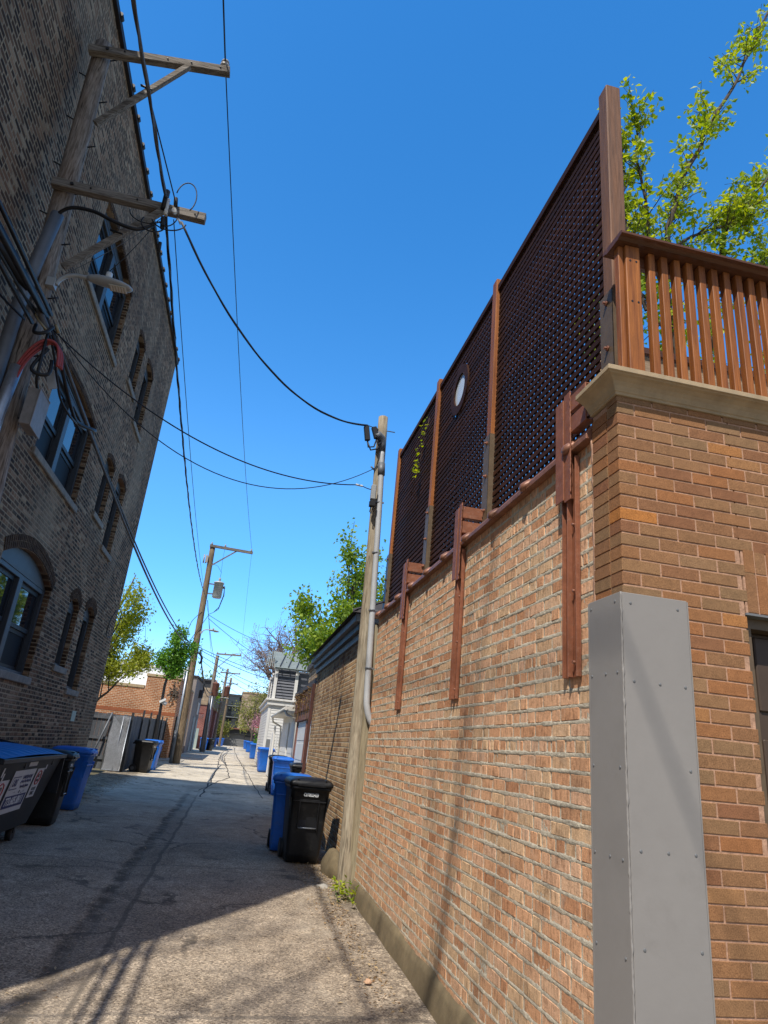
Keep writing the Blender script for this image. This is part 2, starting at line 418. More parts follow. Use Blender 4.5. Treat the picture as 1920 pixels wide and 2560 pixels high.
# ------------------------------------------------------------------ ground
def alley_mat():
    g = G('worn alley concrete')
    P = g.xyz(); x, y = P[0], P[1]
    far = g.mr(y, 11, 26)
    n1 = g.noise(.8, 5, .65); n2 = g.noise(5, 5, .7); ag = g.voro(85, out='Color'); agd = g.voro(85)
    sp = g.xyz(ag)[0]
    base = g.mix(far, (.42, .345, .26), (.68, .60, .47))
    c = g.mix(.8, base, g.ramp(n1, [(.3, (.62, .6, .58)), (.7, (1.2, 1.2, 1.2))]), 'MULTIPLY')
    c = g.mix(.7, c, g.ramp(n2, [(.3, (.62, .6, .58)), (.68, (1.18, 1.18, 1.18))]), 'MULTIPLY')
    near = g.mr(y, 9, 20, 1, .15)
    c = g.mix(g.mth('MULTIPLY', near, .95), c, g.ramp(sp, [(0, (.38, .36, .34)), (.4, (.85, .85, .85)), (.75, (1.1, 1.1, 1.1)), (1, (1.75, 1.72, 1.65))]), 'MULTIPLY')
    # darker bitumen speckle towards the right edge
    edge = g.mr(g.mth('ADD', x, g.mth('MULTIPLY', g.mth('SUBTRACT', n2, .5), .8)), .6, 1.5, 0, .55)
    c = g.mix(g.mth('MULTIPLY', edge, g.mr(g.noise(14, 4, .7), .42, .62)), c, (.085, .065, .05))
    # oily stains and patches
    pz = g.mr(g.noise(.55, 2, .4), .5, .54, 0, .3)
    c = g.mix(pz, c, g.mix(.5, c, (.16, .15, .14)))
    dust = g.mr(g.noise(.9, 5, .7, vec=g.scale(g.pos, (1.6, .5, 1))), .52, .75, 0, .45)
    c = g.mix(dust, c, (.50, .43, .33))
    grit = g.mr(g.noise(38, 3, .75), .60, .70, 0, .8)
    c = g.mix(g.mth('MULTIPLY', grit, near), c, (.07, .058, .045))
    vc = g.n('ShaderNodeTexVoronoi', feature='DISTANCE_TO_EDGE'); vc.inputs['Scale'].default_value = .42
    g.put(vc.inputs['Vector'], g.vadd(g.pos, g.scale(g.vadd(g.noise(2.2, 4, .7, out='Color'), (-.5, -.5, -.5)), (.7, .7, 0))))
    c = g.mix(g.mth('MULTIPLY', g.mr(vc.outputs['Distance'], .004, .016, 1, 0), g.mr(g.noise(.6, 2, .5), .45, .6, 0, .75)), c, (.07, .06, .05))
    st = g.mr(g.noise(2.6, 3, .5, vec=g.scale(g.pos, (1, .6, 1))), .64, .70, 0, .65)
    c = g.mix(st, c, (.12, .105, .09))
    wob = g.mth('MULTIPLY', g.mth('SUBTRACT', g.noise(1.3, 4, .6), .5), .22)
    wob2 = g.mth('MULTIPLY', g.mth('SUBTRACT', g.noise(7, 3, .6), .5), .10)
    d = g.mth('ABSOLUTE', g.mth('ADD', g.mth('ADD', g.mth('ADD', x, .98), wob), wob2))
    seam = g.mr(d, .03, .11, 1, 0)
    fade = g.mr(y, 15, 23, 1, 0)
    c = g.mix(g.mth('MULTIPLY', g.mth('MULTIPLY', seam, fade), g.mr(g.noise(4, 3, .6), .3, .62, .1, .8)), c, (.05, .042, .032))
    d2 = g.mth('ABSOLUTE', g.mth('ADD', g.mth('ADD', x, .70), g.mth('MULTIPLY', wob, .5)))
    seam2 = g.mr(d2, .012, .035, .6, 0)
    c = g.mix(g.mth('MULTIPLY', seam2, fade), c, (.08, .07, .06))
    strip = g.mth('MULTIPLY', g.mth('MULTIPLY', g.mth('GREATER_THAN', x, -1.0), g.mth('LESS_THAN', x, -.70)), fade)
    c = g.mix(g.mth('MULTIPLY', strip, .25), c, (.15, .125, .10))
    # transverse slab joints
    yj = g.mth('ADD', y, g.mth('MULTIPLY', wob, .8))
    jd = g.mth('ABSOLUTE', g.mth('SUBTRACT', g.mth('FLOORED_MODULO', g.mth('ADD', yj, 2.0), 4.6), 2.3))
    c = g.mix(g.mr(jd, .012, .035, .45, 0), c, (.10, .09, .08))
    # left verge: soil, gravel, dead leaves
    vg = g.mr(g.mth('ADD', x, g.mth('MULTIPLY', wob, 3.)), -2.75, -3.25, 0, 1)
    soil = g.mix(g.mr(n2, .4, .62), (.10, .08, .06), (.30, .25, .18))
    soil = g.mix(.8, soil, g.ramp(sp, [(0, (.4, .38, .35)), (1, (1.6, 1.55, 1.45))]), 'MULTIPLY')
    c = g.mix(g.mth('MULTIPLY', vg, g.mr(y, 24, 31, 1, 0)), c, soil)
    g.bump(g.mth('ADD', g.mth('ADD', g.mth('MULTIPLY', agd, .8), n2), g.mth('MULTIPLY', g.mth('MULTIPLY', seam, fade), -2.2)), .55, .012)
    return g.set(c, .93, spec=.2)
M['alley'] = alley_mat()
def soil_mat():
    g = G('yard soil')
    n = g.noise(3, 5, .7)
    g.bump(n, .5, .03)
    return g.set(g.ramp(n, [(.3, (.07, .06, .04)), (.6, (.17, .15, .09)), (.75, (.10, .12, .05))]), .95, spec=.1)
M['soil'] = soil_mat()
ys = [-60, -20, -8, -4, -2] + [i * .5 for i in range(-2, 61)] + [31 + i * 2 for i in range(0, 60)] + [160]
mb = MB()
xs = [-4.05 + .1 * i for i in range(0, 61)]
def gzz(x, y):
    n = mnoise.noise(V((x * .9, y * .5, 3.1))) * .02 + mnoise.noise(V((x * 4, y * 4, 8.1))) * .004
    k = max(0, 1 - abs(x + .95) / .55) * .03 * (1 if y < 18 else .3)
    return gz(y) + n * (1 if y < 60 else 0) - k
for y in ys:
    for x in xs: mb.v.append(V((x, y, gzz(x, y))))
nx = len(xs)
for j in range(len(ys) - 1):
    for i in range(nx - 1):
        a = j * nx + i
        mb.f.append([a, a + 1, a + nx + 1, a + nx]); mb.sm.append(True)
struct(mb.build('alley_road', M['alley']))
mb = MB()
gy_ = [-600, -60, -20, 4, 10, 14, 20, 26, 34, 53, 82, 107, 130, 300, 1200]
gx_ = [-900, -100, -20, -5, 0, 5, 20, 100, 900]
for y in gy_:
    for x in gx_: mb.v.append(V((x, y, gz(y) - .09)))
for j in range(len(gy_) - 1):
    for i in range(len(gx_) - 1):
        a = j * len(gx_) + i
        mb.f.append([a, a + 1, a + len(gx_) + 1, a + len(gx_)]); mb.sm.append(True)
struct(mb.build('ground', M['soil']))
def ribbon(mb, pts, w, dz=.006):
    P = []
    for i in range(len(pts) - 1):
        a = V((*pts[i], 0)); b = V((*pts[i + 1], 0)); n = max(2, int((b - a).length / .5))
        for k in range(n):
            q = a.lerp(b, k / n); q.x += mnoise.noise(V((q.y * .9, i * 3.3, w * 99))) * .07 + mnoise.noise(V((q.y * 4, 5., w * 55))) * .02
            P.append(q)
    o = len(mb.v)
    for i, q in enumerate(P):
        ww = w * (.5 + .9 * abs(mnoise.noise(V((q.y * 3, q.x * 3, 7.)))))
        t = (P[min(i + 1, len(P) - 1)] - P[max(0, i - 1)]).normalized(); nn = V((-t.y, t.x, 0))
        for s in (-1, 1):
            e = q + nn * s * ww; mb.v.append(V((e.x, e.y, gzz(e.x, e.y) + dz)))
    for i in range(len(P) - 1):
        mb.f.append([o + 2 * i, o + 2 * i + 1, o + 2 * i + 3, o + 2 * i + 2]); mb.sm.append(False)
M['crack'] = plain('tar filled crack', (.045, .04, .035), .9, 0, .3, 9, 0)
mb = MB()
ribbon(mb, [(-.62, 19), (-.55, 24.6), (-.51, 33), (-.7, 45), (-.82, 65), (-.4, 90), (-.2, 112)], .032)
ribbon(mb, [(-.75, 21), (-.2, 26), (.06, 27.8), (-.15, 36), (-.45, 50), (-.3, 75)], .028)
ribbon(mb, [(1.02, 20), (.91, 26.4), (.7, 36), (.53, 49), (.3, 70), (.2, 112)], .022)
ribbon(mb, [(-3.2, 28.5), (-1.5, 28.2), (.2, 28.3), (1.7, 28.0)], .025)
ribbon(mb, [(-1.9, 24), (-1.0, 23.8)], .035)
struct(mb.build('road_cracks', M['crack']))
# concrete aprons at the right: slab in front of the garages
mb = MB(); mb.box(1.35, 2.0, 14.6, 20.5, .0, gz(17) + .03); mb.box(1.42, 2.4, 21, 29, 0, gz(25) + .035)
struct(mb.build('concrete_apron_paving', M['concrete'], bev=.02))
mb = MB(); mb.box(-3.9, -2.35, 36.0, 42.5, .0, gz(39) + .03)
struct(mb.build('driveway_paving', M['concrete'], bev=.02))

# ------------------------------------------------------------------ left building
LX = -3.4; KB = .872
def sz_(z): return 1.6 + (z - 1.6) * KB
def roofz(y): return 11.22 + .0343 * y
B1 = thing('apartment_building', 'tall three storey apartment block of sooty dark brick with arched slate grey windows', 'building', (LX - 6, 9.6, 0))
def arch_pts(y0, y1, z0, zs, ra, n=12):
    p = [(y0, z0), (y1, z0)]
    for i in range(n + 1):
        t = i / n; y = y1 + (y0 - y1) * t
        p.append((y, zs + ra * (1 - (2 * t - 1) ** 2)))
    return p
WIN = []
for k, (zb, zs, dz) in enumerate(((2.33, 3.93, 0), (5.75, 7.33, 0), (9.22, 10.78, 0))):
    WIN.append((10.78, 13.72, zb, zs + .05 + (.08 if k else 0), .34 if k == 0 else .13, True))
    WIN.append((15.2, 16.12, zb + .40, zs + .10 + (.05 if k else 0), .18 if k == 0 else .12, False))
    WIN.append((16.68, 17.78, zb + .02, zs + .18 + (.05 if k else 0), .2 if k == 0 else .12, False))
WIN = [(a * KB, b * KB, sz_(c), sz_(d), e * KB, f) for (a, b, c, d, e, f) in WIN]
wall = MB(); Y0, Y1 = 1.9, 17.92
front = [(LX, Y0, -.2), (LX, Y1, -.2), (LX, Y1, roofz(Y1)), (LX, Y0, roofz(Y0))]
wall.prism(front, (-.4, 0, 0))
wobj = wall.build('wall', M['brick_dark'], B1)
cut = MB()
for w in WIN:
    cut.prism([(LX + .3, y, z) for y, z in arch_pts(*w[:5])], (-1.2, 0, 0))
cobj = cut.build('cutter', None, B1)
md = wobj.modifiers.new('b', 'BOOLEAN'); md.object = cobj; md.operation = 'DIFFERENCE'; md.solver = 'EXACT'
bpy.context.view_layer.update()
nm = bpy.data.meshes.new_from_object(wobj.evaluated_get(bpy.context.evaluated_depsgraph_get()))
wobj.modifiers.clear(); wobj.data = nm
bpy.data.objects.remove(cobj)
mb = MB(); mb.box(LX - 12, LX - .4, Y0, Y1, -.2, 11.1)
mb.build('rear_block', M['brick_dark'], B1)
mb = MB()
mb.prism([(LX + .06, Y0 - .06, roofz(Y0)), (LX + .06, Y1 + .06, roofz(Y1)), (LX + .06, Y1 + .06, roofz(Y1) + .10), (LX + .06, Y0 - .06, roofz(Y0) + .10)], (-.52, 0, 0))
y = 2.2
while y < 18.0:
    z = roofz(y) + .08
    mb.tube([(LX + .06, y - .05, z), (LX + .06, y + .05, z)], .043, 8); y += .60
mb.build('roof_coping', M['coping_dark'], B1)
# arched brick rings over openings (header courses set 15 mm proud)
arch_m = wood_mat('arch brick', (.13, .085, .055), (.045, .03, .022), .95, 'x', 20, .5, bst=.6, spec=.1)
for (y0, y1, z0, zs, ra, dbl) in WIN:
    mb = MB()
    for ring in range(2 if z0 < 3 else 1):
        n = int((y1 - y0) / .068)
        for i in range(n):
            t = (i + .5) / n; y = y0 + (y1 - y0) * t
            zc = zs + ra * (1 - (2 * t - 1) ** 2); sl = -ra * 2 * (2 * t - 1) * 2 / (y1 - y0)
            d = V((0, -sl, 1)).normalized(); c = V((LX + .003, y, zc)) + d * (.006 + ring * .100)
            mb.beam(c, c + d * .092, .052 + rnd.uniform(-.006, .004), .02, up=(1, 0, 0))
    mb.build('brick_arch', arch_m, B1)
FX = LX - .13
def pane(y0, y1, z0, z1, x, par, m='glass', name='pane'):
    q = MB(); q.box(x - .01, x, y0, y1, z0, z1); return q.build(name, M[m], par)
for (y0, y1, z0, zs, ra, dbl) in WIN:
    f = MB(); zh = zs - .03
    t = .075
    # arched tympanum panel filling the head
    f.prism([(FX + .03, y, z) for y, z in arch_pts(y0, y1, zh, zs, ra)], (-.08, 0, 0))
    f.box(FX - .08, FX + .03, y0, y0 + t, z0, zh); f.box(FX - .08, FX + .03, y1 - t, y1, z0, zh)
    f.box(FX - .08, FX + .03, y0 + t, y1 - t, z0, z0 + .06); f.box(FX - .08, FX + .02, y0 + t, y1 - t, zh - .07, zh)
    lights = [(y0 + t, y1 - t)]
    if dbl:
        ym = (y0 + y1) / 2; f.box(FX - .08, FX + .035, ym - .09, ym + .09, z0 + .06, zh - .07)
        lights = [(y0 + t, ym - .09), (ym + .09, y1 - t)]
    win = f.build('window', M['frame_dark'], B1, bev=.006)
    for (a, b) in lights:
        zm = z0 + (zh - z0) * .47; s = MB(); w = .065 if dbl else .05
        for (c0_, c1_, xx) in ((z0 + .06, zm, FX - .06), (zm, zh - .07, FX - .03)):
            s.box(xx - .03, xx, a, a + w, c0_, c1_); s.box(xx - .03, xx, b - w, b, c0_, c1_)
            s.box(xx - .03, xx, a + w, b - w, c0_, c0_ + w); s.box(xx - .03, xx, a + w, b - w, c1_ - w, c1_)
        s.build('sash', M['black_metal'], win)
        pane(a + w, b - w, z0 + .06 + w, zm - w, FX - .075, win, 'blind' if dbl else 'glass')
        pane(a + w, b - w, zm + w, zh - .07 - w, FX - .045, win)
    sl = MB(); sl.box(LX - .16, LX + .045, y0 - .07, y1 + .07, z0 - .12, z0 - .002)
    sl.build('sill', M['stone_sill'], win, bev=.012)
pq = MB(); pq.box(LX - .01, LX + .008, 15.57, 15.92, 1.65, 1.86)
pq.build('plaque', plain('pale green notice', (.36, .46, .40), .6, 0, .15, 5, 0), B1)
# loop of spare cable at the far corner of the block
mb = MB(); pts = []
for i in range(31):
    a = 2 * math.pi * i / 30
    pts.append((LX + .1 + .05 * math.sin(a), 17.22 + .57 * math.cos(a), 4.0 + .37 * math.sin(a + .3)))
mb.tube(pts, .011, 6); tag(mb.build('cable_loop', M['rubber']), 'black slack cable coil hanging at the far corner of the dark brick block', 'cable')

# ------------------------------------------------------------------ right hand old wall (individual bricks)
XW = 1.6
def bricks(mb, org, ud, vd, nd, u0, u1, v0, v1, L, h, m, N=0, depth=.05, jit=.003, skip=None, ch=.004, top=None, ph=0, lengths=None):
    """rows of separate chamfered bricks; ud, vd, nd: unit axes along the row, up, and out of the wall"""
    org = V(org); ud = V(ud); vd = V(vd); nd = V(nd)
    nrow = int((v1 - v0) / h + .5)
    for r in range(nrow):
        ln = L / 2 if (N and r % N == 2) else L
        u = u0 - (ln / 2 if (r + ph) % 2 else 0) - (rnd.uniform(0, .05) if jit > .002 else 0)
        wob = [mnoise.noise(V((r * 1.7, k * .35, 9.))) for k in range(200)]
        while u < u1:
            l2 = ln * (1 + rnd.uniform(-jit, jit) * 8)
            if jit > .0015 and rnd.random() < .22: l2 *= .52
            a = max(u, u0); b = min(u + l2, u1); u += l2
            if b - a < .035: continue
            hh = h + rnd.uniform(-jit, jit) * .8
            k = min(199, max(0, int((a - u0) / .2)))
            dz = wob[k] * jit * 2.2
            c0 = a + m / 2; c1 = b - m / 2; z0 = v0 + r * h + m / 2 + dz; z1 = v0 + r * h + hh - m / 2 + dz
            if skip and skip((c0 + c1) / 2, (z0 + z1) / 2): continue
            o = rnd.uniform(-jit, jit) * 1.2; tl = [rnd.uniform(-jit, jit) * .6 for _ in range(4)]
            q = [(c0, z0), (c1, z0), (c1, z1), (c0, z1)]
            q = [(x + rnd.uniform(-jit, jit) * .8, z + rnd.uniform(-jit, jit) * .8) for x, z in q]
            q2 = [(x + (ch if i in (0, 3) else -ch), z + (ch if i < 2 else -ch)) for i, (x, z) in enumerate(q)]
            vs = [org + ud * x + vd * z - nd * depth for x, z in q]
            vs += [org + ud * x + vd * z + nd * (o - ch) for x, z in q]
            vs += [org + ud * x + vd * z + nd * (o + t) for (x, z), t in zip(q2, tl)]
            fs = [(8, 9, 10, 11)]
            for i in range(4):
                j = (i + 1) % 4
                fs += [(i, j, j + 4, i + 4), (i + 4, j + 4, j + 8, i + 8)]
            mb.add(vs, fs)
W = thing('brick_boundary_wall', 'low salmon coloured old brick side wall with rough grey mortar beneath the dark lattice', 'wall', (XW, 5.6, 0))
mb = MB()
bricks(mb, (XW, 0, 0), (0, 1, 0), (0, 0, 1), (-1, 0, 0), 2.84, 8.42, .17, 3.25, .203, .0755, .0158, 6, .05, .0019, ch=.003)
mb.build('brick_face', M['brick_salmon'], W)
# mortar core: a bumpy sheet just behind the brick faces
mb = MB(); ny = 640; zs_ = []
for r in range(-5, 42):
    for f in (0, .07, .13, .2, .35, .65, .8, .87, .93): zs_.append(.17 + (r + f) * .0755)
zs_ = [z for z in zs_ if -.2 < z < 3.27]; nz = len(zs_) - 1
for j, z in enumerate(zs_):
    v = (z - .17) / .0755; fr = v - math.floor(v); rowk = round(v); d0 = min(fr, 1 - fr) * .0755
    for i in range(ny + 1):
        y = 2.84 + (8.42 - 2.84) * i / ny
        n1 = mnoise.noise(V((y * 14, rowk * 7.7, 1.3))); n2 = mnoise.noise(V((y * 45, z * 60, 4.)))
        w_ = .0075 + .0035 * n1
        k = max(0, min(1, (d0 - w_) / .005)); k = k * k * (3 - 2 * k)
        n3 = mnoise.noise(V((y * 1.7, rowk * 1.9, 9.)))
        out = (.0006 + .0020 * n1 + .0016 * n2 + .0022 * n3) * (1 - k) - (.0030 - .0018 * n2 - .001 * n1) * k
        mb.v.append(V((XW - out, y, z + .002 * mnoise.noise(V((y * 5, rowk * 3.1, 2.))))))
for j in range(nz):
    for i in range(ny):
        a = j * (ny + 1) + i; mb.f.append([a, a + 1, a + ny + 2, a + ny + 1]); mb.sm.append(True)
mb.build('mortar_bed', M['mortar_grey'], W, fixn=False)
mb = MB(); mb.box(XW + .03, XW + .3, 2.84, 8.42, -.2, 3.25); mb.build('wall_core', M['mortar_grey'], W)
# cement parging along the foot
mb = MB(); n = 120
for i in range(n + 1):
    y = 2.84 + 5.6 * i / n; zt = .215 + .03 * mnoise.noise(V((y * 2.2, 0, 0))) + .01 * mnoise.noise(V((y * 12, 3, 0))) + (.02 if y > 6 else 0)
    xo = .012 * mnoise.noise(V((y * 1.5, 9, 0)))
    for (x, z) in ((XW - .06 + xo, -.15), (XW - .045 + xo, .06), (XW - .028 + xo, zt - .05), (XW - .012, zt), (XW + .03, zt + .005)): mb.v.append(V((x, y, z)))
for i in range(n):
    for k in range(4):
        a = i * 5 + k; mb.f.append([a, a + 1, a + 6, a + 5]); mb.sm.append(True)
mb.build('parged_foot', M['parge'], W)
# copper clad coping with rounded joint caps
mb = MB(); y = 3.12
mb.prism([(XW - .05, 2.85, 3.245), (XW - .05, 2.85, 3.275), (XW - .03, 2.85, 3.305), (XW + .03, 2.85, 3.33), (XW + .03, 2.85, 3.25)], (0, 5.6, 0))
cop = mb.build('coping', M['copper'], W, bev=.004)
for y in (3.06, 3.65, 4.22, 4.82, 5.41, 5.98, 6.60, 7.21, 7.76, 8.3):
    q = MB(); rings = []
    for (x, rr) in ((-.078, .012), (-.074, .03), (-.06, .042), (-.03, .05), (.03, .055)):
        rings.append([(XW + x, y + rr * math.cos(a) * 1.0, 3.262 + (.008 if x < -.05 else .018) + (rr * .75) * math.sin(a) + (x + .078) * .25) for a in [2 * math.pi * k / 12 for k in range(12)]])
    q.loft(rings); q.build('coping_cap', M['copper'], W)
q = MB(); q.beam((XW - .03, 8.44, -.1), (XW - .04, 8.46, 3.17), .09, .03, up=(0, 1, 0))
tag(q.build('timber_board', M['stake']), 'thin weathered vertical board covering the end of the salmon brick wall behind the pole', 'board')

# ------------------------------------------------------------------ corner garage of brown face brick
YG = 2.59; XG = 1.575
Gg = thing('garage', 'brown face brick garage with limestone cornice and pink mortar at the alley corner', 'garage', (3.5, 5.4, 0))
DX = 2.2; DZ = 2.36
hB = .0617
mb = MB()
nlow = int(DZ / hB)
bricks(mb, (0, YG, 0), (1, 0, 0), (0, 0, 1), (0, -1, 0), XG - .00425, DX, .0, nlow * hB, .198, hB, .0085, 0, .095, .0009, ch=.0016)
bricks(mb, (0, YG, 0), (1, 0, 0), (0, 0, 1), (0, -1, 0), XG - .00425, 3.6, nlow * hB, 3.38, .198, hB, .0085, 0, .095, .0009, ch=.0016, ph=nlow,
       skip=lambda u, v: u > DX - .005 and v < DZ + .31)
nrow = int(3.38 / hB)
for r in range(nrow):
    z0 = r * hB + .0042; z1 = (r + 1) * hB - .0042
    o = rnd.uniform(-.0015, .0015)
    if r % 2: mb.box(XG + o, XG + .09, YG + .105, YG + .243, z0, z1)
    else: mb.box(XG + o, XG + .09, YG + .105, YG + .243, z0, z1)
# soldier course above the door
x = DX + .004
while x < 3.6:
    mb.box(x + .004, x + hB - .004, YG + rnd.uniform(-.001, .001), YG + .095, DZ + .004, DZ + .185); mb.box(x + .004, x + hB - .004, YG + rnd.uniform(-.001, .001), YG + .095, DZ + .195, DZ + .305); x += hB
mb.build('brick_face', M['brick_brown'], Gg)
mb = MB(); mb.box(XG + .006, DX - .012, YG + .0035, YG + .24, -.2, 3.36); mb.box(DX - .004, 3.6, YG + .0035, YG + .24, DZ, 3.36)
mb.build('mortar_bed', M['mortar_pink'], Gg)
mb = MB()
mb.box(XW + .31, 7.9, YG + .26, 8.4, 2.6, 3.28)
mb.build('roof_deck', M['membrane'], Gg)
mb = MB(); mb.tube([(XG + .012 + rnd.uniform(-.004, .004), YG + .25 + rnd.uniform(-.003, .003), z * .06) for z in range(0, 55)], [.013 + rnd.uniform(-.003, .004) for _ in range(55)], 6)
mb.build('caulk_joint', M['caulk'], Gg)
prof = [(-.02, 3.366), (.010, 3.366), (.012, 3.378), (.018, 3.382), (.022, 3.390), (.030, 3.404), (.044, 3.420), (.064, 3.434), (.080, 3.441), (.082, 3.445), (.092, 3.447), (.092, 3.474), (-.06, 3.478)]
mb = MB()
rings = []
for (fx, fy, k) in ((1, 0, 0), (1, 1, 1), (0, 1, 2)):
    rr = []
    for (o, z) in prof:
        rr.append((XG - o if k < 2 else 3.6, YG + .245 if k == 0 else YG - o, z))
    rings.append(rr)
mb.loft(rings, smooth=False)
mb.build('cornice', M['limestone'], Gg, bev=.003)
mb = MB(); mb.box(XG + .02, 3.6, YG + .02, YG + .26, 3.362, 3.47); mb.build('parapet_core', M['limestone'], Gg)
# garage door, recessed, with its frame
d = MB(); d.box(DX + .05, 3.6, YG + .13, YG + .17, 0, DZ - .06)
for k in range(5):
    z = .04 + k * .46
    for xx in (DX + .12, DX + .75): d.box(xx, xx + .55, YG + .118, YG + .131, z + .06, z + .40)
door = d.build('garage_door', M['garage_brown'], Gg, bev=.006)
f = MB(); f.box(DX, DX + .05, YG + .05, YG + .2, 0, DZ - .001); f.box(DX + .05, 3.6, YG + .05, YG + .2, DZ - .06, DZ - .001); f.build('door_frame', M['brown_steel'], door)
f = MB(); f.box(DX - .01, 3.6, YG - .004, YG + .1, DZ - .012, DZ - .002); f.build('steel_lintel', M['greydoor'], door)

# grey sheet steel corner guard
Cg = thing('corner_guard', 'tall smooth grey painted sheet steel guard wrapped around the brown brick garage corner', 'corner guard', (1.7, 2.7, 0))
g0 = MB(); g0.box(1.562, 1.879, YG - .014, YG - .006, -.05, 2.366); g0.build('front_plate', M['steel_grey'], Cg, bev=.002)
g0 = MB(); g0.box(1.552, 1.560, YG - .014, YG + .262, -.05, 2.366); g0.build('side_plate', M['steel_grey'], Cg, bev=.002)
g0 = MB(); g0.box(1.552, 1.6, YG + .263, YG + .271, -.05, 2.362); g0.box(1.88, 1.886, YG - .012, YG + .0, -.05, 2.362); g0.build('return_edge', M['steel_grey'], Cg)
wl = MB(); P_ = []; Rr = []
for i in range(170):
    P_.append((1.556 + rnd.uniform(-.0012, .0012), YG - .0125 + rnd.uniform(-.0012, .0012), i * 2.366 / 169)); Rr.append(.0036 + (.0022 if i % 9 in (0, 1) else 0) + rnd.uniform(-.0008, .0008))
wl.tube(P_, Rr, 7); wl.build('weld_seam', M['steel_grey'], Cg)
sc = None
def screw(loc, ax):
    global sc
    loc = V(loc)
    if sc is None:
        q = MB(); q.tube([(0, 0, 0), (0, 0, .0015), (0, 0, .0028)], [.0062, .0062, .0045], 12); q.tube([(0, 0, .0027), (0, 0, .0036)], [.0028, .0015], 6)
        sc = q.build('screw', M['greydoor'], None); o = sc
    else:
        o = sc.copy(); COL.objects.link(o)
    o.parent = Cg; o.location = loc - Cg.location
    o.rotation_euler = (R(90), 0, 0) if ax == 'y' else (0, R(-90), 0)
for (x, z) in ((1.60, 2.32), (1.83, 2.32), (1.604, 1.985), (1.725, 1.985), (1.845, 1.985), (1.845, 1.65), (1.606, 1.34), (1.725, 1.34), (1.845, 1.34), (1.606, 1.01), (1.845, 1.01), (1.606, .66), (1.725, .66), (1.845, .66), (1.606, .3), (1.845, .3)):
    screw((x, YG - .014, z), 'y')
for (y, z) in ((.03, 2.33), (.24, 2.33), (.025, 2.02), (.12, 2.02), (.24, 2.02), (.025, 1.64), (.24, 1.64), (.025, 1.30), (.12, 1.30), (.24, 1.30), (.025, .97), (.24, .97), (.025, .63), (.12, .63), (.24, .63), (.025, .3), (.24, .3)):
    screw((1.552, YG + y, z), 'x')
# ------------------------------------------------------------------ lattice privacy screen on the old wall
Ls = thing('lattice_screen', 'tall dark brown wooden lattice privacy screen with round port standing on the salmon brick wall', 'lattice fence', (1.78, 5.9, 3.4))
PY = [2.90, 4.87, 6.75, 8.81]
LZ0, LZ1 = 3.44, 5.815
PC = V((0, 5.905, 5.30)); PR = .285          # round port
for (a, b) in zip(PY, PY[1:]):
    q = MB(); y0, y1 = a + .05, b - .05
    z = LZ0 + .05; k = 0
    while z < LZ1 - .08:
        yy = y0
        segs = [(y0, y1)]
        if abs(z + .018 - PC.z) < PR and y0 < PC.y < y1:
            h = math.sqrt(PR ** 2 - (z + .018 - PC.z) ** 2); segs = [(y0, PC.y - h), (PC.y + h, y1)]
        for (s0, s1) in segs:
            q.box(1.7645 + rnd.uniform(-.001, .001), 1.774, s0, s1, z, z + .0375)
        z += .0605
    n = int((y1 - y0) / .0638); 
    for i in range(n):
        y = y0 + .02 + i * (y1 - y0 - .03) / n
        zz = [(LZ0 + .03, LZ1 - .06)]
        if abs(y + .018 - PC.y) < PR:
            h = math.sqrt(PR ** 2 - (y + .018 - PC.y) ** 2); zz = [(LZ0 + .03, PC.z - h), (PC.z + h, LZ1 - .06)]
        for (s0, s1) in zz: q.box(1.7745, 1.7825 + rnd.uniform(-.001, .001), y, y + .0355, s0, s1)
    q.box(1.745, 1.802, y0, y1, LZ1 - .06, LZ1); q.box(1.75, 1.802, y0, y1, LZ0, LZ0 + .06)
    q.build('lattice_panel', M['lattice'], Ls)
posts = [(2.90, 5.92), (4.87, 5.89), (6.75, 5.90), (8.81, 5.90)]
for i, (y, zt) in enumerate(posts):
    q = MB(); q.box(1.732, 1.834, y - .052, y + .052, 3.40, zt); o = q.build('post', M['redwood'] if i else wood_mat('weathered red post', (.20, .10, .055), (.12, .07, .05), .6, 'z', 22, .5, bst=.3, spec=.3), Ls, bev=.006)
    q = MB(); zl = 4.25; yc = y - (.05 if i else .03)
    q.box(1.721, 1.730, y - .062, y + .078, 3.42, zl); q.box(1.721, 1.79, y - .064, y - .055, 3.42, zl)
    an = q.build('angle_iron', M['brown_steel'], o)
    for zz in (3.56, 3.87, 4.18):
        b = MB(); b.cyl((1.722, y, zz), (1.695, y, zz), .008, n=8); b.cyl((1.722, y, zz), (1.711, y, zz), .016, n=6); b.build('bolt', M['rust'], o)
q = MB(); rg = []
for i in range(48):
    a = 2 * math.pi * i / 48; c, s_ = math.cos(a), math.sin(a)
    rg.append((c, s_))
for (x0, x1, r0, r1) in ((1.750, 1.800, .178, .278),):
    o0 = len(q.v)
    for (c, s_) in rg:
        for (x, r) in ((x0, r0), (x0, r1), (x1, r1), (x1, r0)): q.v.append(V((x, PC.y + c * r, PC.z + s_ * r)))
    for i in range(48):
        j = (i + 1) % 48
        for k in range(4):
            k2 = (k + 1) % 4; q.f.append([o0 + i * 4 + k, o0 + i * 4 + k2, o0 + j * 4 + k2, o0 + j * 4 + k]); q.sm.append(False)
port = q.build('port_frame', M['lattice'], Ls)
q = MB(); q.prism([(1.768, PC.y + .179 * c, PC.z + .179 * s_) for c, s_ in rg], (.012, 0, 0)); q.build('port_glass', M['port_glass'], port)
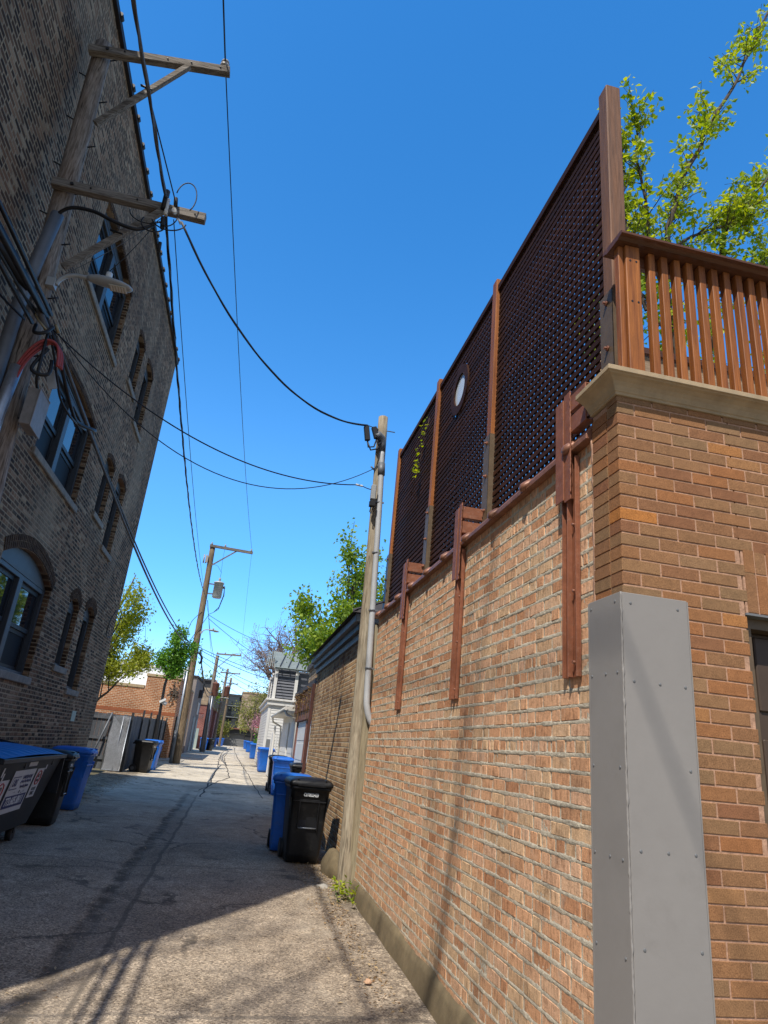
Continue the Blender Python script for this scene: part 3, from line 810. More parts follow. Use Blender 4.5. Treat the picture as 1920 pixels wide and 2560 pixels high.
# sprig of vine hanging on the lattice
Vn = thing('climbing_vine', 'small leafy vine sprig poking through the dark lattice near the pole', 'vine', (1.75, 7.2, 4.9))
q = MB(); vp = [(1.75, 7.12, 5.58), (1.735, 7.20, 5.42), (1.725, 7.26, 5.25), (1.715, 7.30, 5.03), (1.71, 7.33, 4.85)]
q.tube(vp, [.004, .004, .0035, .003, .002], 5); q.tube([vp[3], (1.715, 7.5, 4.88), (1.725, 7.7, 4.75)], .0025, 4); q.build('stem', M['vine_bark'], Vn)
q = MB()
for i in range(52):
    t = rnd.random() ** .7; k = min(3, int(t * 4)); p = V(vp[k]).lerp(V(vp[k + 1]), t * 4 - k)
    p += V((rnd.uniform(-.06, .0), rnd.uniform(-.09, .09), rnd.uniform(-.06, .06)))
    q.leaf(p, (rnd.uniform(-1, .3), rnd.uniform(-1, 1), rnd.uniform(-1, .4)), V((rnd.uniform(-1, 0), rnd.uniform(-.5, .5), 1)), rnd.uniform(.035, .06), rnd.uniform(.025, .04))
q.build('leaves', M['leaf_lime'], Vn)

# steel brackets that hold the screen posts
def bracket(yc, label):
    t = thing('steel_bracket', label, 'bracket', (1.55, yc, 2.6), 'red oxide steel brackets bolted to the salmon wall')
    q = MB(); q.box(1.586, 1.593, yc - .075, yc + .075, 2.04, 3.22); q.box(1.556, 1.586, yc - .005, yc + .003, 2.04, 3.0)
    q.box(1.566, 1.5855, yc - .075, yc - .067, 2.04, 3.22); q.box(1.564, 1.5855, yc + .067, yc + .075, 2.04, 3.22)
    q.build('wall_channel', M['rust'], t, bev=.002)
    q = MB(); q.box(1.540, 1.548, yc + .012, yc + .105, 2.98, 3.60); q.box(1.545, 1.553, yc - .062, yc + .012, 2.965, 3.625)
    q.box(1.5485, 1.578, yc + .030, yc + .038, 2.98, 3.58); q.box(1.5535, 1.58, yc - .03, yc - .022, 2.98, 3.58)
    q.build('upper_plate', M['rust'], t, bev=.002)
    for (za, zb) in ((3.485, 3.585), (3.355, 3.455)):
        q = MB()
        if yc < 3.5:   # the bracket by the cornice: channels run along the wall to the corner post
            q.box(1.546, 1.553, yc - .235, yc - .0625, za, zb); q.box(1.553, 1.60, yc - .235, yc - .0625, za, za + .008); q.box(1.553, 1.60, yc - .235, yc - .0625, zb - .008, zb)
        else:
            q.box(1.5535, 1.735, yc - .075, yc - .067, za, zb); q.box(1.5535, 1.735, yc - .067, yc - .02, za, za + .008); q.box(1.5535, 1.735, yc - .067, yc - .02, zb - .008, zb)
        q.build('arm', M['rust'], t, bev=.002)
    q = MB(); q.tube([(1.5455 + rnd.uniform(-.0015, .0015), yc - .0635 + rnd.uniform(-.0015, .0015), 3.0 + k * .0115) for k in range(54)], [.004 + rnd.uniform(-.0015, .002) for _ in range(54)], 6)
    q.build('weld_bead', M['rust'], t)
    for z in (2.11, 2.47, 2.83):
        q = MB(); q.cyl((1.586, yc - .04, z), (1.562, yc - .04, z), .008, n=8); q.cyl((1.586, yc - .04, z), (1.576, yc - .04, z), .016, n=6); q.build('bolt', M['rust'], t)
bracket(3.08, 'rusty red steel bracket beside the limestone cornice, nearest the brown garage')
bracket(4.98, 'rusty red steel bracket in the middle of the salmon wall, between two others')
bracket(6.84, 'rusty red steel bracket on the salmon wall closest to the wooden service pole')

# ------------------------------------------------------------------ deck railing over the garage
Rl = thing('deck_railing', 'oiled red cedar railing with square balusters on top of the limestone cornice', 'railing', (2.4, 2.68, 3.48))
q = MB(); q.box(1.688, 1.774, 2.635, 2.72, 3.476, 4.374); post = q.build('post', M['redwood'], Rl, bev=.004)
for (x, z) in ((1.713, 4.27), (1.75, 4.27), (1.715, 4.0), (1.752, 4.0)):
    q = MB(); q.cyl((x, 2.6335, z), (x, 2.6365, z), .0065, n=10); q.build('screw_hole', M['ink_black'], post)
q = MB(); q.box(1.655, 1.686, 2.655, 2.70, 3.478, 4.374); q.build('side_board', M['redwood'], Rl, bev=.003)
rail_m = wood_mat('dark oiled rail', (.15, .06, .03), (.075, .032, .018), .45, 'x', 24, .45, bst=.2, spec=.45)
q = MB()
q.loft([[(x, y, z) for (y, z) in ((2.572, 4.388), (2.572, 4.402), (2.58, 4.410), (2.76, 4.412), (2.775, 4.402), (2.775, 4.388), (2.75, 4.384), (2.742, 4.378), (2.735, 4.375), (2.615, 4.375), (2.608, 4.379), (2.595, 4.385))] for x in (1.63, 3.6)], smooth=False)
q.build('cap_rail', rail_m, Rl)
q = MB(); q.box(1.776, 3.6, 2.699, 2.735, 4.30, 4.374); q.build('sub_rail', rail_m, Rl, bev=.003)
q = MB(); q.box(1.776, 3.6, 2.665, 2.70, 3.53, 3.58); q.build('bottom_rail', M['redwood_dark'], Rl, bev=.003)
bal = None
for i in range(22):
    x = 1.84 + i * .0795
    q = MB(); q.box(x, x + .040, 2.655, 2.697, 3.478, 4.3745); q.build('baluster', M['redwood'], Rl, bev=.003)
Df = thing('deck_fence', 'low horizontal board fence of pale and dark planks behind the cedar railing', 'fence', (3.2, 4.1, 3.3))
q = MB()
for k, (za, zb) in enumerate(((3.3, 3.44), (3.47, 3.64), (3.67, 3.84), (3.87, 4.03), (4.06, 4.22), (4.25, 4.41), (4.44, 4.60), (4.63, 4.79))): q.box(2.35, 4.5, 4.08, 4.1, za, zb)
q.build('boards', wood_mat('sun bleached boards', (.42, .30, .2), (.26, .18, .11), .8, 'x', 16, .5), Df)
q = MB(); q.box(2.35, 4.5, 4.05, 4.14, 4.805, 4.86)
for x in (2.4, 3.1, 3.8): q.box(x, x + .07, 4.102, 4.16, 3.29, 4.8)
q.build('frame', M['redwood_dark'], Df)

# ------------------------------------------------------------------ trees
def grow(tr, tips, p, d, L, r, lev, rs, spread=.7, up=.15, nch=(2, 4), shrink=.68, seg=4, wig=.16, minr=.004):
    pts = [V(p)]; rad = [r]; d = V(d).normalized()
    for i in range(seg):
        d = (d + V((rs.uniform(-wig, wig), rs.uniform(-wig, wig), rs.uniform(-wig, wig) + up * .25))).normalized()
        pts.append(pts[-1] + d * L / seg); rad.append(max(minr, r * (1 - .45 * (i + 1) / seg)))
    tr.tube(pts, rad, 8 if r > .05 else (5 if r > .015 else 3), cap=False)
    if lev <= 0:
        tips.append((pts, d)); return
    k = rs.randint(*nch)
    for j in range(k):
        t = .35 + .65 * (j + rs.random() * .7) / k; t = min(t, .98)
        f = t * seg; i = min(seg - 1, int(f)); q = pts[i].lerp(pts[i + 1], f - i)
        a = V((rs.uniform(-1, 1), rs.uniform(-1, 1), rs.uniform(-.5, .8)))
        nd = (d * (1 - spread * .6) + a.normalized() * spread + V((0, 0, up))).normalized()
        grow(tr, tips, q, nd, L * shrink * rs.uniform(.75, 1.15), max(minr, rad[i] * .62), lev - 1, rs, spread, up, nch, shrink, seg, wig, minr)
    grow(tr, tips, pts[-1], d, L * shrink * rs.uniform(.8, 1.1), rad[-1] * .9, lev - 1, rs, spread, up, nch, shrink, seg, wig, minr)
def leaves(mb, tips, n, size, rs, scatter=.12, droop=.2):
    for pts, d in tips:
        for i in range(n):
            t = rs.random(); f = t * (len(pts) - 1); k = min(len(pts) - 2, int(f))
            p = pts[k].lerp(pts[k + 1], f - k) + V((rs.gauss(0, scatter), rs.gauss(0, scatter), rs.gauss(0, scatter)))
            v = V((rs.uniform(-1, 1), rs.uniform(-1, 1), rs.uniform(-1, .8) - droop))
            s = size * rs.uniform(.6, 1.25)
            mb.leaf(p, v, V((rs.uniform(-1, 1), rs.uniform(-1, 1), rs.uniform(-.2, 1))), s, s * rs.uniform(.5, .75))
def tree(name, label, cat, base, H, r, lev, leafn, leafs, mat, seed, bark='bark', d=(0, 0, 1), trunk=.35, spread=.7, up=.2, nch=(2, 4), scatter=.12, group=None, L0=None, shrink=.68, minr=.004, wig=.16):
    rs = random.Random(seed); t = thing(name, label, cat, base, group)
    tr = MB(); tips = []; b = V(base); d = V(d).normalized()
    th = H * trunk; pts = [b - V((0, 0, .25))]; rad = [r * 1.25]
    for i in range(1, 5):
        pts.append(b + d * th * i / 4 + V((rs.uniform(-.03, .03), rs.uniform(-.03, .03), 0)) * th); rad.append(r * (1 - .08 * i))
    tr.tube(pts, rad, 10, cap=False)
    L = L0 or H * (1 - trunk) * .42
    for j in range(rs.randint(3, 4)):
        a = V((rs.uniform(-1, 1), rs.uniform(-1, 1), rs.uniform(.3, 1.2)))
        q = pts[3].lerp(pts[4], rs.random())
        grow(tr, tips, q, (a.normalized() * spread + d * .5), L * rs.uniform(.7, 1.1), r * .5, lev - 1, rs, spread, up, nch, shrink, 4, wig, minr)
    grow(tr, tips, pts[-1], d, L * 1.15, r * .66, lev - 1, rs, spread, up, nch, shrink, 4, wig, minr)
    tr.build('trunk', M[bark], t, fixn=False)
    if leafn:
        cr = MB(); leaves(cr, tips, leafn, leafs, rs, scatter); cr.build('crown', M[mat], t, fixn=False)
    return t
# pear tree rising behind the deck railing (arms shaped along the visible limbs)
Pt = thing('pear_tree', 'leafy pear tree with bright lime spring leaves reaching up behind the cedar railing', 'tree', (4.05, 5.2, 3.28))
rs = random.Random(5); tr = MB(); tips = []
def limb(pts, r0, r1, tw=9, tl=.36, lev=1):
    pts = [V(p) for p in pts]; P = []
    for i in range(len(pts) - 1):
        for k in range(4): P.append(pts[i].lerp(pts[i + 1], k / 4) + V((rs.uniform(-.02, .02), rs.uniform(-.03, .03), rs.uniform(-.02, .02))))
    P.append(pts[-1]); n = len(P)
    tr.tube(P, [r0 + (r1 - r0) * i / (n - 1) for i in range(n)], 7, cap=False)
    for i in range(int(n * tw / 9 * 2.6)):
        k = min(n - 2, int((rs.random() * .96 + .04) * (n - 1))); p = P[k].lerp(P[k + 1], rs.random())
        dd = (P[k + 1] - P[k]).normalized()
        a = V((rs.uniform(-1, 1), rs.uniform(-1, 1), rs.uniform(-.8, 1)))
        grow(tr, tips, p, dd * .55 + a.normalized() * .8, tl * rs.uniform(.35, 1.), .007, lev, rs, .7, .15, (1, 2), .6, 3, .2, .0025)
    tips.append((P[-5:], V((0, 0, 1))))
limb([(4.05, 5.2, 3.3), (4.0, 5.15, 4.4), (3.7, 5.0, 5.6), (3.55, 4.9, 6.6)], .06, .035, 3, .3)
limb([(3.55, 4.9, 6.6), (3.62, 4.8, 7.2), (3.85, 4.7, 7.95), (4.2, 4.65, 8.7), (4.62, 4.6, 9.6), (5.1, 4.6, 10.8), (5.4, 4.6, 11.5)], .032, .008, 9, .33)
limb([(3.6, 4.95, 6.3), (3.35, 4.8, 6.9), (3.2, 4.7, 7.6), (3.16, 4.65, 8.2)], .024, .008, 9, .34)
limb([(3.3, 4.85, 5.9), (3.06, 4.75, 6.8), (3.02, 4.7, 7.5), (3.0, 4.7, 8.0)], .02, .007, 8, .3)
limb([(4.0, 5.15, 4.6), (4.15, 5.05, 5.8), (4.25, 4.95, 6.7), (4.3, 4.85, 7.25)], .04, .02, 8, .4)
limb([(4.3, 4.85, 7.2), (4.55, 4.8, 7.6), (4.9, 4.7, 8.1), (5.3, 4.6, 8.6)], .02, .008, 9, .36)
limb([(3.7, 5.0, 6.9), (4.0, 4.9, 7.15), (4.35, 4.8, 7.3), (4.8, 4.7, 7.55), (5.3, 4.7, 7.8)], .018, .007, 9, .36)
limb([(4.2, 5.0, 6.4), (4.6, 4.9, 6.8), (5.0, 4.8, 7.1), (5.5, 4.8, 7.3)], .02, .008, 8, .36)
limb([(3.75, 5.0, 5.6), (3.45, 5.0, 6.1), (3.2, 5.0, 6.5), (3.0, 4.9, 6.9)], .018, .006, 8, .34)
limb([(3.9, 5.1, 4.6), (3.6, 5.2, 5.2), (3.35, 5.3, 5.7), (3.1, 5.3, 6.2)], .018, .006, 8, .4)
limb([(4.05, 5.15, 4.4), (4.5, 5.2, 5.0), (4.7, 5.2, 5.6), (5.0, 5.2, 6.2)], .018, .006, 6, .4)
limb([(4.0, 5.15, 4.8), (3.75, 5.25, 5.1), (3.3, 5.3, 5.3), (2.8, 5.3, 5.6)], .014, .005, 6, .36)
tr.build('trunk', M['bark'], Pt, fixn=False)
cr = MB(); leaves(cr, tips, 11, .068, rs, .035, .1); cr.build('crown', M['leaf_lime'], Pt, fixn=False)

# ------------------------------------------------------------------ service pole on the right
def pole_tube(mb, p0, p1, r0, r1, n=16, bend=.0):
    P = []; Rr = []
    for i in range(25):
        t = i / 24; p = V(p0).lerp(V(p1), t); p.x += bend * math.sin(t * math.pi)
        P.append(p); Rr.append(r0 + (r1 - r0) * t + mnoise.noise(V((t * 9, r0 * 77, 0))) * .004)
    mb.tube(P, Rr, n)
RP = thing('service_pole', 'short pale wooden service pole with grey conduit standing against the salmon wall end', 'utility pole', (1.52, 8.52, .1))
q = MB(); pole_tube(q, (1.525, 8.50, -.3), (1.43, 8.72, 6.33), .105, .07); q.build('pole', M['pole_tan'], RP)
q = MB(); q.tube(smooth([(1.44, 8.60, 5.72), (1.465, 8.56, 5.2), (1.49, 8.50, 4.2), (1.515, 8.43, 3.0), (1.53, 8.38, 2.3), (1.545, 8.365, 2.12), (1.585, 8.36, 2.0), (1.63, 8.36, 1.93)]), .04, 14)
cd = q.build('conduit', M['pvc'], RP)
for z in (2.6, 3.35, 4.15, 4.9):
    b = MB(); t = (z - 2.3) / 3.4; c = V((1.53 - .09 * t, 8.38 + .22 * t, z)); b.cyl(c - V((0, 0, .012)), c + V((0, 0, .012)), .046, n=14); b.beam(c + V((-.05, -.02, 0)), c + V((.07, -.02, 0)), .02, .02); b.build('strap', M['galv_dull'], cd)
q = MB(); q.cyl((1.462, 8.57, 5.33), (1.452, 8.585, 5.52), .052, n=14); q.build('coupling', M['galv_dull'], RP)
q = MB(); q.tube([(1.44, 8.60, 5.72), (1.435, 8.59, 5.82), (1.41, 8.56, 5.90), (1.36, 8.52, 5.93), (1.31, 8.5, 5.88)], [.05, .058, .06, .055, .045], 12); q.build('weatherhead', M['galv_dull'], RP)
for (x, z, x2, z2) in ((1.16, 6.02, 1.20, 5.80), (1.27, 6.03, 1.33, 5.86)):
    q = MB(); q.beam((x, 8.5, z), (x2, 8.5, z2), .075, .06, up=(0, 1, 0)); q.build('splice_connector', M['black_metal'], RP, bev=.008)
q = MB(); q.tube([(1.2, 8.5, 5.80), (1.22, 8.5, 5.70), (1.3, 8.5, 5.72), (1.33, 8.5, 5.85)], .012, 6); q.tube([(1.33, 8.5, 5.86), (1.36, 8.5, 5.76), (1.40, 8.52, 5.82)], .012, 6); q.tube([(1.2, 8.5, 5.78), (1.26, 8.5, 5.66), (1.36, 8.5, 5.70), (1.39, 8.53, 5.85)], .012, 6)
q.build('service_wires', M['rubber'], RP)
q = MB(); q.cyl((1.34, 8.68, 6.10), (1.62, 8.68, 6.10), .008, n=8); q.cyl((1.325, 8.68, 6.10), (1.36, 8.68, 6.10), .02, n=8); q.build('through_bolt', M['galv_dull'], RP)
q = MB(); q.cyl((1.40, 8.66, 5.41), (1.31, 8.64, 5.47), .012, n=6); q.build('hook', M['galv_dull'], RP)
q = MB(); q.box(1.325, 1.395, 8.44, 8.52, 4.90, 5.12); bx = q.build('telecom_box', M['lamp_grey'], RP, bev=.01)
q = MB(); q.box(1.32, 1.40, 8.43, 8.52, 4.80, 4.88); q.tube([(1.345, 8.47, 4.8), (1.335, 8.47, 4.72), (1.355, 8.47, 4.69), (1.37, 8.47, 4.78)], .008, 6); q.build('box_cover', M['black_metal'], bx, bev=.006)
# weeds, stones and leaf litter at its foot
Wd = thing('weed', 'small bright green weed growing at the foot of the pale service pole', 'weed', (1.50, 8.1, .08))
q = MB(); st = MB(); rs = random.Random(3)
for i in range(15):
    a = rs.uniform(0, 6.28); h = rs.uniform(.06, .20); b = V((1.50 + rs.gauss(0, .07), 8.12 + rs.gauss(0, .12), gz(8.1)))
    tip = b + V((math.cos(a) * .09, math.sin(a) * .09, h)); st.tube([b, b.lerp(tip, .5) + V((0, 0, .02)), tip], .002, 3, cap=False)
    for k in range(7):
        p = b.lerp(tip, rs.uniform(.3, 1)); q.leaf(p, (rs.uniform(-1, 1), rs.uniform(-1, 1), rs.uniform(-.1, .7)), V((0, 0, 1)), rs.uniform(.04, .075), rs.uniform(.03, .05))
st.build('stems', M['leaf_deep'], Wd, fixn=False); q.build('leaves', M['leaf_lime'], Wd, fixn=False)
def stone(name, label, cat, p, s, m, seed):
    bm = bmesh.new(); bmesh.ops.create_icosphere(bm, subdivisions=3, radius=1)
    for v in bm.verts:
        k = 1 + .35 * mnoise.noise(v.co * 1.3 + V((seed, 0, 0))) + .08 * mnoise.noise(v.co * 5)
        v.co = V((v.co.x * s[0] * k, v.co.y * s[1] * k, max(-.3, v.co.z) * s[2] * k))
    me = bpy.data.meshes.new(name); bm.to_mesh(me); bm.free(); me.materials.append(m)
    for pp in me.polygons: pp.use_smooth = True
    o = bpy.data.objects.new(name, me); COL.objects.link(o); o.location = p; return tag(o, label, cat)
stone('stone', 'pale rounded stone lying on the ground left of the service pole foot', 'stone', (1.29, 8.72, gz(8.7) + .0), (.08, .06, .04), M['concrete'], 3)
stone('brick_chip', 'small broken red brick chip lying on the paving in front of the salmon wall', 'brick chip', (1.22, 5.52, .05), (.026, .022, .02), M['brick_salmon'], 8)
stone('concrete_block', 'rough concrete block leaning against the tan brick garage corner behind the pole', 'concrete block', (1.55, 9.55, gz(9.5)), (.17, .4, .28), M['parge'], 21)
q = MB(); rs = random.Random(9)
for i in range(1500):
    t = rs.random()
    y = 5 + 6 * rs.random() ** .8; x = 1.5 - abs(rs.gauss(0, .18)) - (.0 if y > 8 else .1)
    if y > 8.7: x = rs.uniform(1.05, 1.62)
    if rs.random() < .35 and y < 8.5: continue
    q.leaf((x, y, gzz(x, y) + rs.uniform(.004, .015)), (rs.uniform(-1, 1), rs.uniform(-1, 1), rs.uniform(-.2, .3)), V((rs.uniform(-.4, .4), rs.uniform(-.4, .4), 1)), rs.uniform(.015, .045), rs.uniform(.01, .025))
for i in range(900):
    y = 12 + 12 * rs.random(); x = -2.7 - abs(rs.gauss(0, .5))
    q.leaf((x, y, gzz(x, y) + rs.uniform(.004, .015)), (rs.uniform(-1, 1), rs.uniform(-1, 1), rs.uniform(-.2, .3)), V((rs.uniform(-.4, .4), rs.uniform(-.4, .4), 1)), rs.uniform(.02, .06), rs.uniform(.012, .03))
for i in range(220):
    y = 4 + 12 * rs.random(); x = -.95 + rs.gauss(0, .12)
    q.leaf((x, y, gzz(x, y) + rs.uniform(.002, .01)), (rs.uniform(-1, 1), rs.uniform(-1, 1), rs.uniform(-.2, .2)), V((0, 0, 1)), rs.uniform(.015, .05), rs.uniform(.006, .02))
tag(q.build('leaf_litter', M['dead_leaf'], fixn=False), 'dry brown leaf litter scattered along the alley edges', 'leaf litter', kind='stuff')
# ------------------------------------------------------------------ near utility pole on the left
UP = thing('utility_pole', 'grey weathered utility pole with two crossarms standing against the sooty apartment block', 'utility pole', (-2.63, 7.0, 0))
q = MB(); pole_tube(q, (-2.60, 7.02, -.3), (-3.16, 7.0, 10.15), .155, .112, 18, -.03)
pl = q.build('pole', M['pole_grey'], UP)
def pxz(z): return -2.615 - .0518 * z - .03 * math.sin(math.pi * (z + .3) / 10.4)
q = MB()
for k in range(16):
    z = 4.2 + k * .38; s = 1 if k % 2 else -1
    q.cyl((pxz(z) + s * .11, 6.98, z), (pxz(z) + s * .21, 6.95, z + .015), .009, n=6)
q.build('climbing_steps', M['black_metal'], pl)
for (a, b, br) in (((-3.245, 6.835, 9.83), (-1.475, 6.835, 10.085), ((-1.99, 6.80, 9.955), (-2.90, 6.86, 8.66))), ((-3.14, 6.835, 7.60), (-1.345, 6.835, 7.565), ((-1.85, 6.80, 7.51), (-2.75, 6.86, 6.47)))):
    q = MB(); q.beam(a, b, .095, .115); ca = q.build('crossarm', M['arm_grey'], UP, bev=.006)
    q = MB(); q.beam(br[0], br[1], .06, .075); q.build('brace', M['arm_grey'], UP, bev=.004)
    q = MB()
    for t in (.13, .25, .55, .72, .93):
        c = V(a).lerp(V(b), t); q.cyl(c + V((0, -.046, 0)), c + V((0, -.064, 0)), .011 if t > .2 else .022, n=6)
    m = V(br[0]).lerp(V(br[1]), .45); q.beam(m + V((-.1, -.035, .03)), m + V((.05, -.035, .0)), .03, .012)
    q.build('bolt_heads', M['black_metal'], ca)
q = MB(); c = V((-1.56, 6.835, 10.07 + .06)); q.loft([[(c.x + r * math.cos(a), c.y + r * math.sin(a), c.z + z) for a in [2 * math.pi * k / 14 for k in range(14)]] for (r, z) in ((.03, 0), (.06, .02), (.062, .05), (.035, .06), (.035, .075), (.058, .085), (.05, .12), (.02, .135))]); q.build('insulator', M['porcelain'], UP)
def guard(pts, r, m, name):
    q = MB(); q.tube(pts, r, 16); return q.build(name, m, UP)
cg = guard([(-2.965, 6.82, 7.14), (-3.01, 6.81, 6.5), (-3.04, 6.80, 5.85), (-3.03, 6.80, 4.9), (-2.98, 6.80, 3), (-2.9, 6.82, -.1)], .072, M['galv_dull'], 'cable_guard')
gg = guard([(-2.835, 6.74, 5.06), (-2.86, 6.73, 4.5), (-2.84, 6.73, 3.5), (-2.72, 6.78, -.1)], .062, M['galv'], 'galvanised_conduit')
q = MB()
for k in range(3):
    o = (k - 1) * .028
    q.tube(smooth([(-2.83 + o, 6.72, 4.9), (-2.78 + o, 6.71, 5.12), (-2.69 + o * .8, 6.70 + o, 5.30), (-2.60 + o * .5, 6.70 + o, 5.395), (-2.52, 6.72 + o, 5.39), (-2.46 + o * .4, 6.73 + o, 5.30), (-2.43 + o * .5, 6.74 + o, 5.13)]), .015, 8)
q.build('red_cables', M['cable_red'], gg)
q = MB(); q.box(-2.685, -2.575, 6.80, 7.12, 4.46, 4.88); q.box(-2.57, -2.558, 6.785, 7.135, 4.44, 4.885); q.box(-2.575, -2.55, 6.79, 7.13, 4.878, 4.892)
tag(q.build('equipment_box', M['box_grey'], None, bev=.004), 'square rusty grey equipment box hung on the near grey utility pole beside red cables', 'equipment box')
q = MB(); q.beam((-2.55, 6.85, 5.13), (-2.47, 6.85, 4.93), .085, .012, up=(0, 1, 0)); q.build('cable_tag', M['lamp_grey'], UP)
# street lamp on the pole
def lamp(loc, label, s=1., detail=True):
    t = thing('street_lamp', label, 'street lamp', loc); L0 = V(loc)
    A = lambda x, y, z: L0 + V((x, y, z)) * s
    q = MB(); q.beam(A(-.05, 0, -.05), A(-.05, 0, .06), .09 * s, .10 * s, up=(0, 1, 0)); q.tube(smooth([A(0, 0, 0), A(.02, 0, .07), (A(.08, 0, .14)), A(.17, 0, .175), A(.28, 0, .18), A(.38, 0, .185)]), .024 * s, 12); q.build('arm', M['lamp_grey'], t)
    q = MB(); rings = []
    for (x, w, zt, zb) in ((.30, .03, .21, .155), (.34, .05, .225, .14), (.42, .075, .235, .13), (.55, .09, .225, .12), (.68, .088, .20, .115), (.77, .065, .175, .115), (.81, .02, .155, .125)):
        rings.append([A(x, w * math.cos(a), (zt + zb) / 2 + (zt - zb) / 2 * math.sin(a)) for a in [2 * math.pi * k / 16 for k in range(16)]])
    q.loft(rings); hd = q.build('head', M['lamp_grey'], t)
    q = MB(); q.box(*sorted((A(.56, 0, 0).x, A(.75, 0, 0).x)), A(0, -.06, 0).y, A(0, .06, 0).y, A(0, 0, .108).z, A(0, 0, .118).z); q.build('lens', M['led'], hd)
    if detail:
        q = MB()
        for i in range(6):
            for j in range(4):
                x = .575 + i * .031; y = -.048 + j * .026; q.box(L0.x + x, L0.x + x + .018, L0.y + y, L0.y + y + .018, L0.z + .1055, L0.z + .1079)
        q.build('led_grid', M['ink_white'], hd)
    q = MB(); q.cyl(A(.52, 0, .21), A(.52, 0, .30), .038 * s, .036 * s, 14); q.build('photocell', M['white_tie'], t)
    return t
lamp((-2.79, 6.93, 6.27), 'grey LED street lamp on a curved arm from the near grey utility pole')
# ------------------------------------------------------------------ overhead cables
def cable(p0, p1, sag, r, label, name='overhead_cable', m='rubber', n=36, twist=0, group=None, cat='cable'):
    p0 = V(p0); p1 = V(p1); q = MB(); P = []
    for i in range(n + 1):
        t = i / n; p = p0.lerp(p1, t); p.z -= sag * 4 * t * (1 - t); P.append(p)
    q.tube(P, r, 6)
    if twist:
        for ph in (0, 2.1, 4.2)[:twist]:
            Q = []; mlen = (p1 - p0).length; N = int(mlen * 9)
            for i in range(N + 1):
                t = i / N; p = p0.lerp(p1, t); p.z -= sag * 4 * t * (1 - t); a = t * mlen * 4.2 + ph
                Q.append(p + V((math.cos(a) * r * .9, 0, math.sin(a) * r * .9)))
            q.tube(Q, r * .6, 4)
    return tag(q.build(name, M[m], fixn=False), label, cat, group)
P2X = -2.5; P2Y = 34.3
cable((-1.56, 6.835, 10.22), (-1.95, -26, 10.4), .35, .011, 'thin black power line running back over the viewer from the insulator on the top crossarm', 'power_line')
cable((-1.56, 6.835, 10.22), (-.62, P2Y - .05, 10.98), .35, .008, 'thin black power line from the top crossarm insulator to the far crossarm above the transformer', 'power_line')
cable((-1.83, 6.77, 7.66), (-2.35, -26, 8.0), .45, .016, 'thick twisted secondary cable running back over the viewer from the lower crossarm', 'power_line', 'cable_grey', twist=2)
cable((-1.83, 6.77, 7.60), (P2X + .06, P2Y - .1, 8.15), .75, .015, 'thick twisted secondary cable from the lower crossarm down to the transformer pole', 'power_line', twist=2)
cable((-1.71, 6.76, 7.64), (-1.88, 5.2, 7.63), .0, .008, 'short black tail wire from the lower crossarm end back onto the thick cable', 'power_line')
cable((-1.69, 6.77, 7.40), (-2.2, P2Y - .1, 7.35), .45, .006, 'thin secondary wire hung just below the thick cable toward the transformer pole', 'power_line')
cable((-1.60, 6.78, 7.40), (1.18, 8.5, 6.04), .66, .012, 'black service drop curving across the alley to the short pale service pole top', 'power_line', twist=2)
cable((1.18, 8.5, 6.04), (1.33, 8.66, 6.10), .0, .006, 'short bare tail wire tying the service drop to the pale service pole', 'power_line')
cable((-2.62, 6.78, 5.60), (1.12, 8.62, 5.14), .46, .008, 'upper black telephone drop crossing the alley to the grey box on the pale service pole', 'telephone_cable')
cable((1.12, 8.62, 5.145), (1.22, 8.63, 5.142), .0, .014, 'white cable clamp at the end of the telephone drop near the pale service pole', 'cable_clamp', 'white_tie', cat='clamp')
cable((1.22, 8.63, 5.142), (1.36, 8.50, 5.06), .01, .007, 'short cable tail entering the grey telephone box on the pale service pole', 'telephone_cable')
cable((-2.62, 6.82, 5.64), (1.37, 8.66, 5.46), .95, .006, 'lower slack telephone drop crossing the alley to the pale service pole', 'telephone_cable')
for i, (x0, z0, x1, z1, sg, r, l) in enumerate(((-2.66, 5.66, -2.62, 5.75, .55, .019, 'upper thick black telephone trunk cable strung along the sooty block to the transformer pole'), (-2.6, 5.56, -2.56, 5.55, .62, .024, 'lower thick black telephone trunk cable strung along the sooty block to the transformer pole'), (-2.69, 5.62, -2.64, 5.68, .45, .012, 'thin strand wire above the telephone trunk cables toward the transformer pole'))):
    cable((x0, 6.85, z0), (x1, P2Y - .15, z1), sg, r, l, 'telephone_cable', 'rubber' if i != 1 else 'cable_grey')
for i, (x, z, r, sg) in enumerate(((-2.75, 5.78, .030, .5), (-2.70, 5.70, .036, .62), (-2.82, 5.60, .022, .4), (-2.78, 5.66, .014, .75), (-2.66, 5.74, .024, .3))):
    cable((x, 6.72, z), (x - .35, -26, z + .15 + .12 * i), sg, r, ['topmost', 'thickest', 'lowest', 'thinnest', 'innermost'][i] + ' black telephone cable leaving the near grey pole toward the left picture edge', 'telephone_cable', group=None)
cable((-2.9, 6.72, 5.62), (-3.37, 4.6, 5.75), .1, .012, 'short black drop cable from the near grey pole to the sooty brick wall', 'telephone_cable')
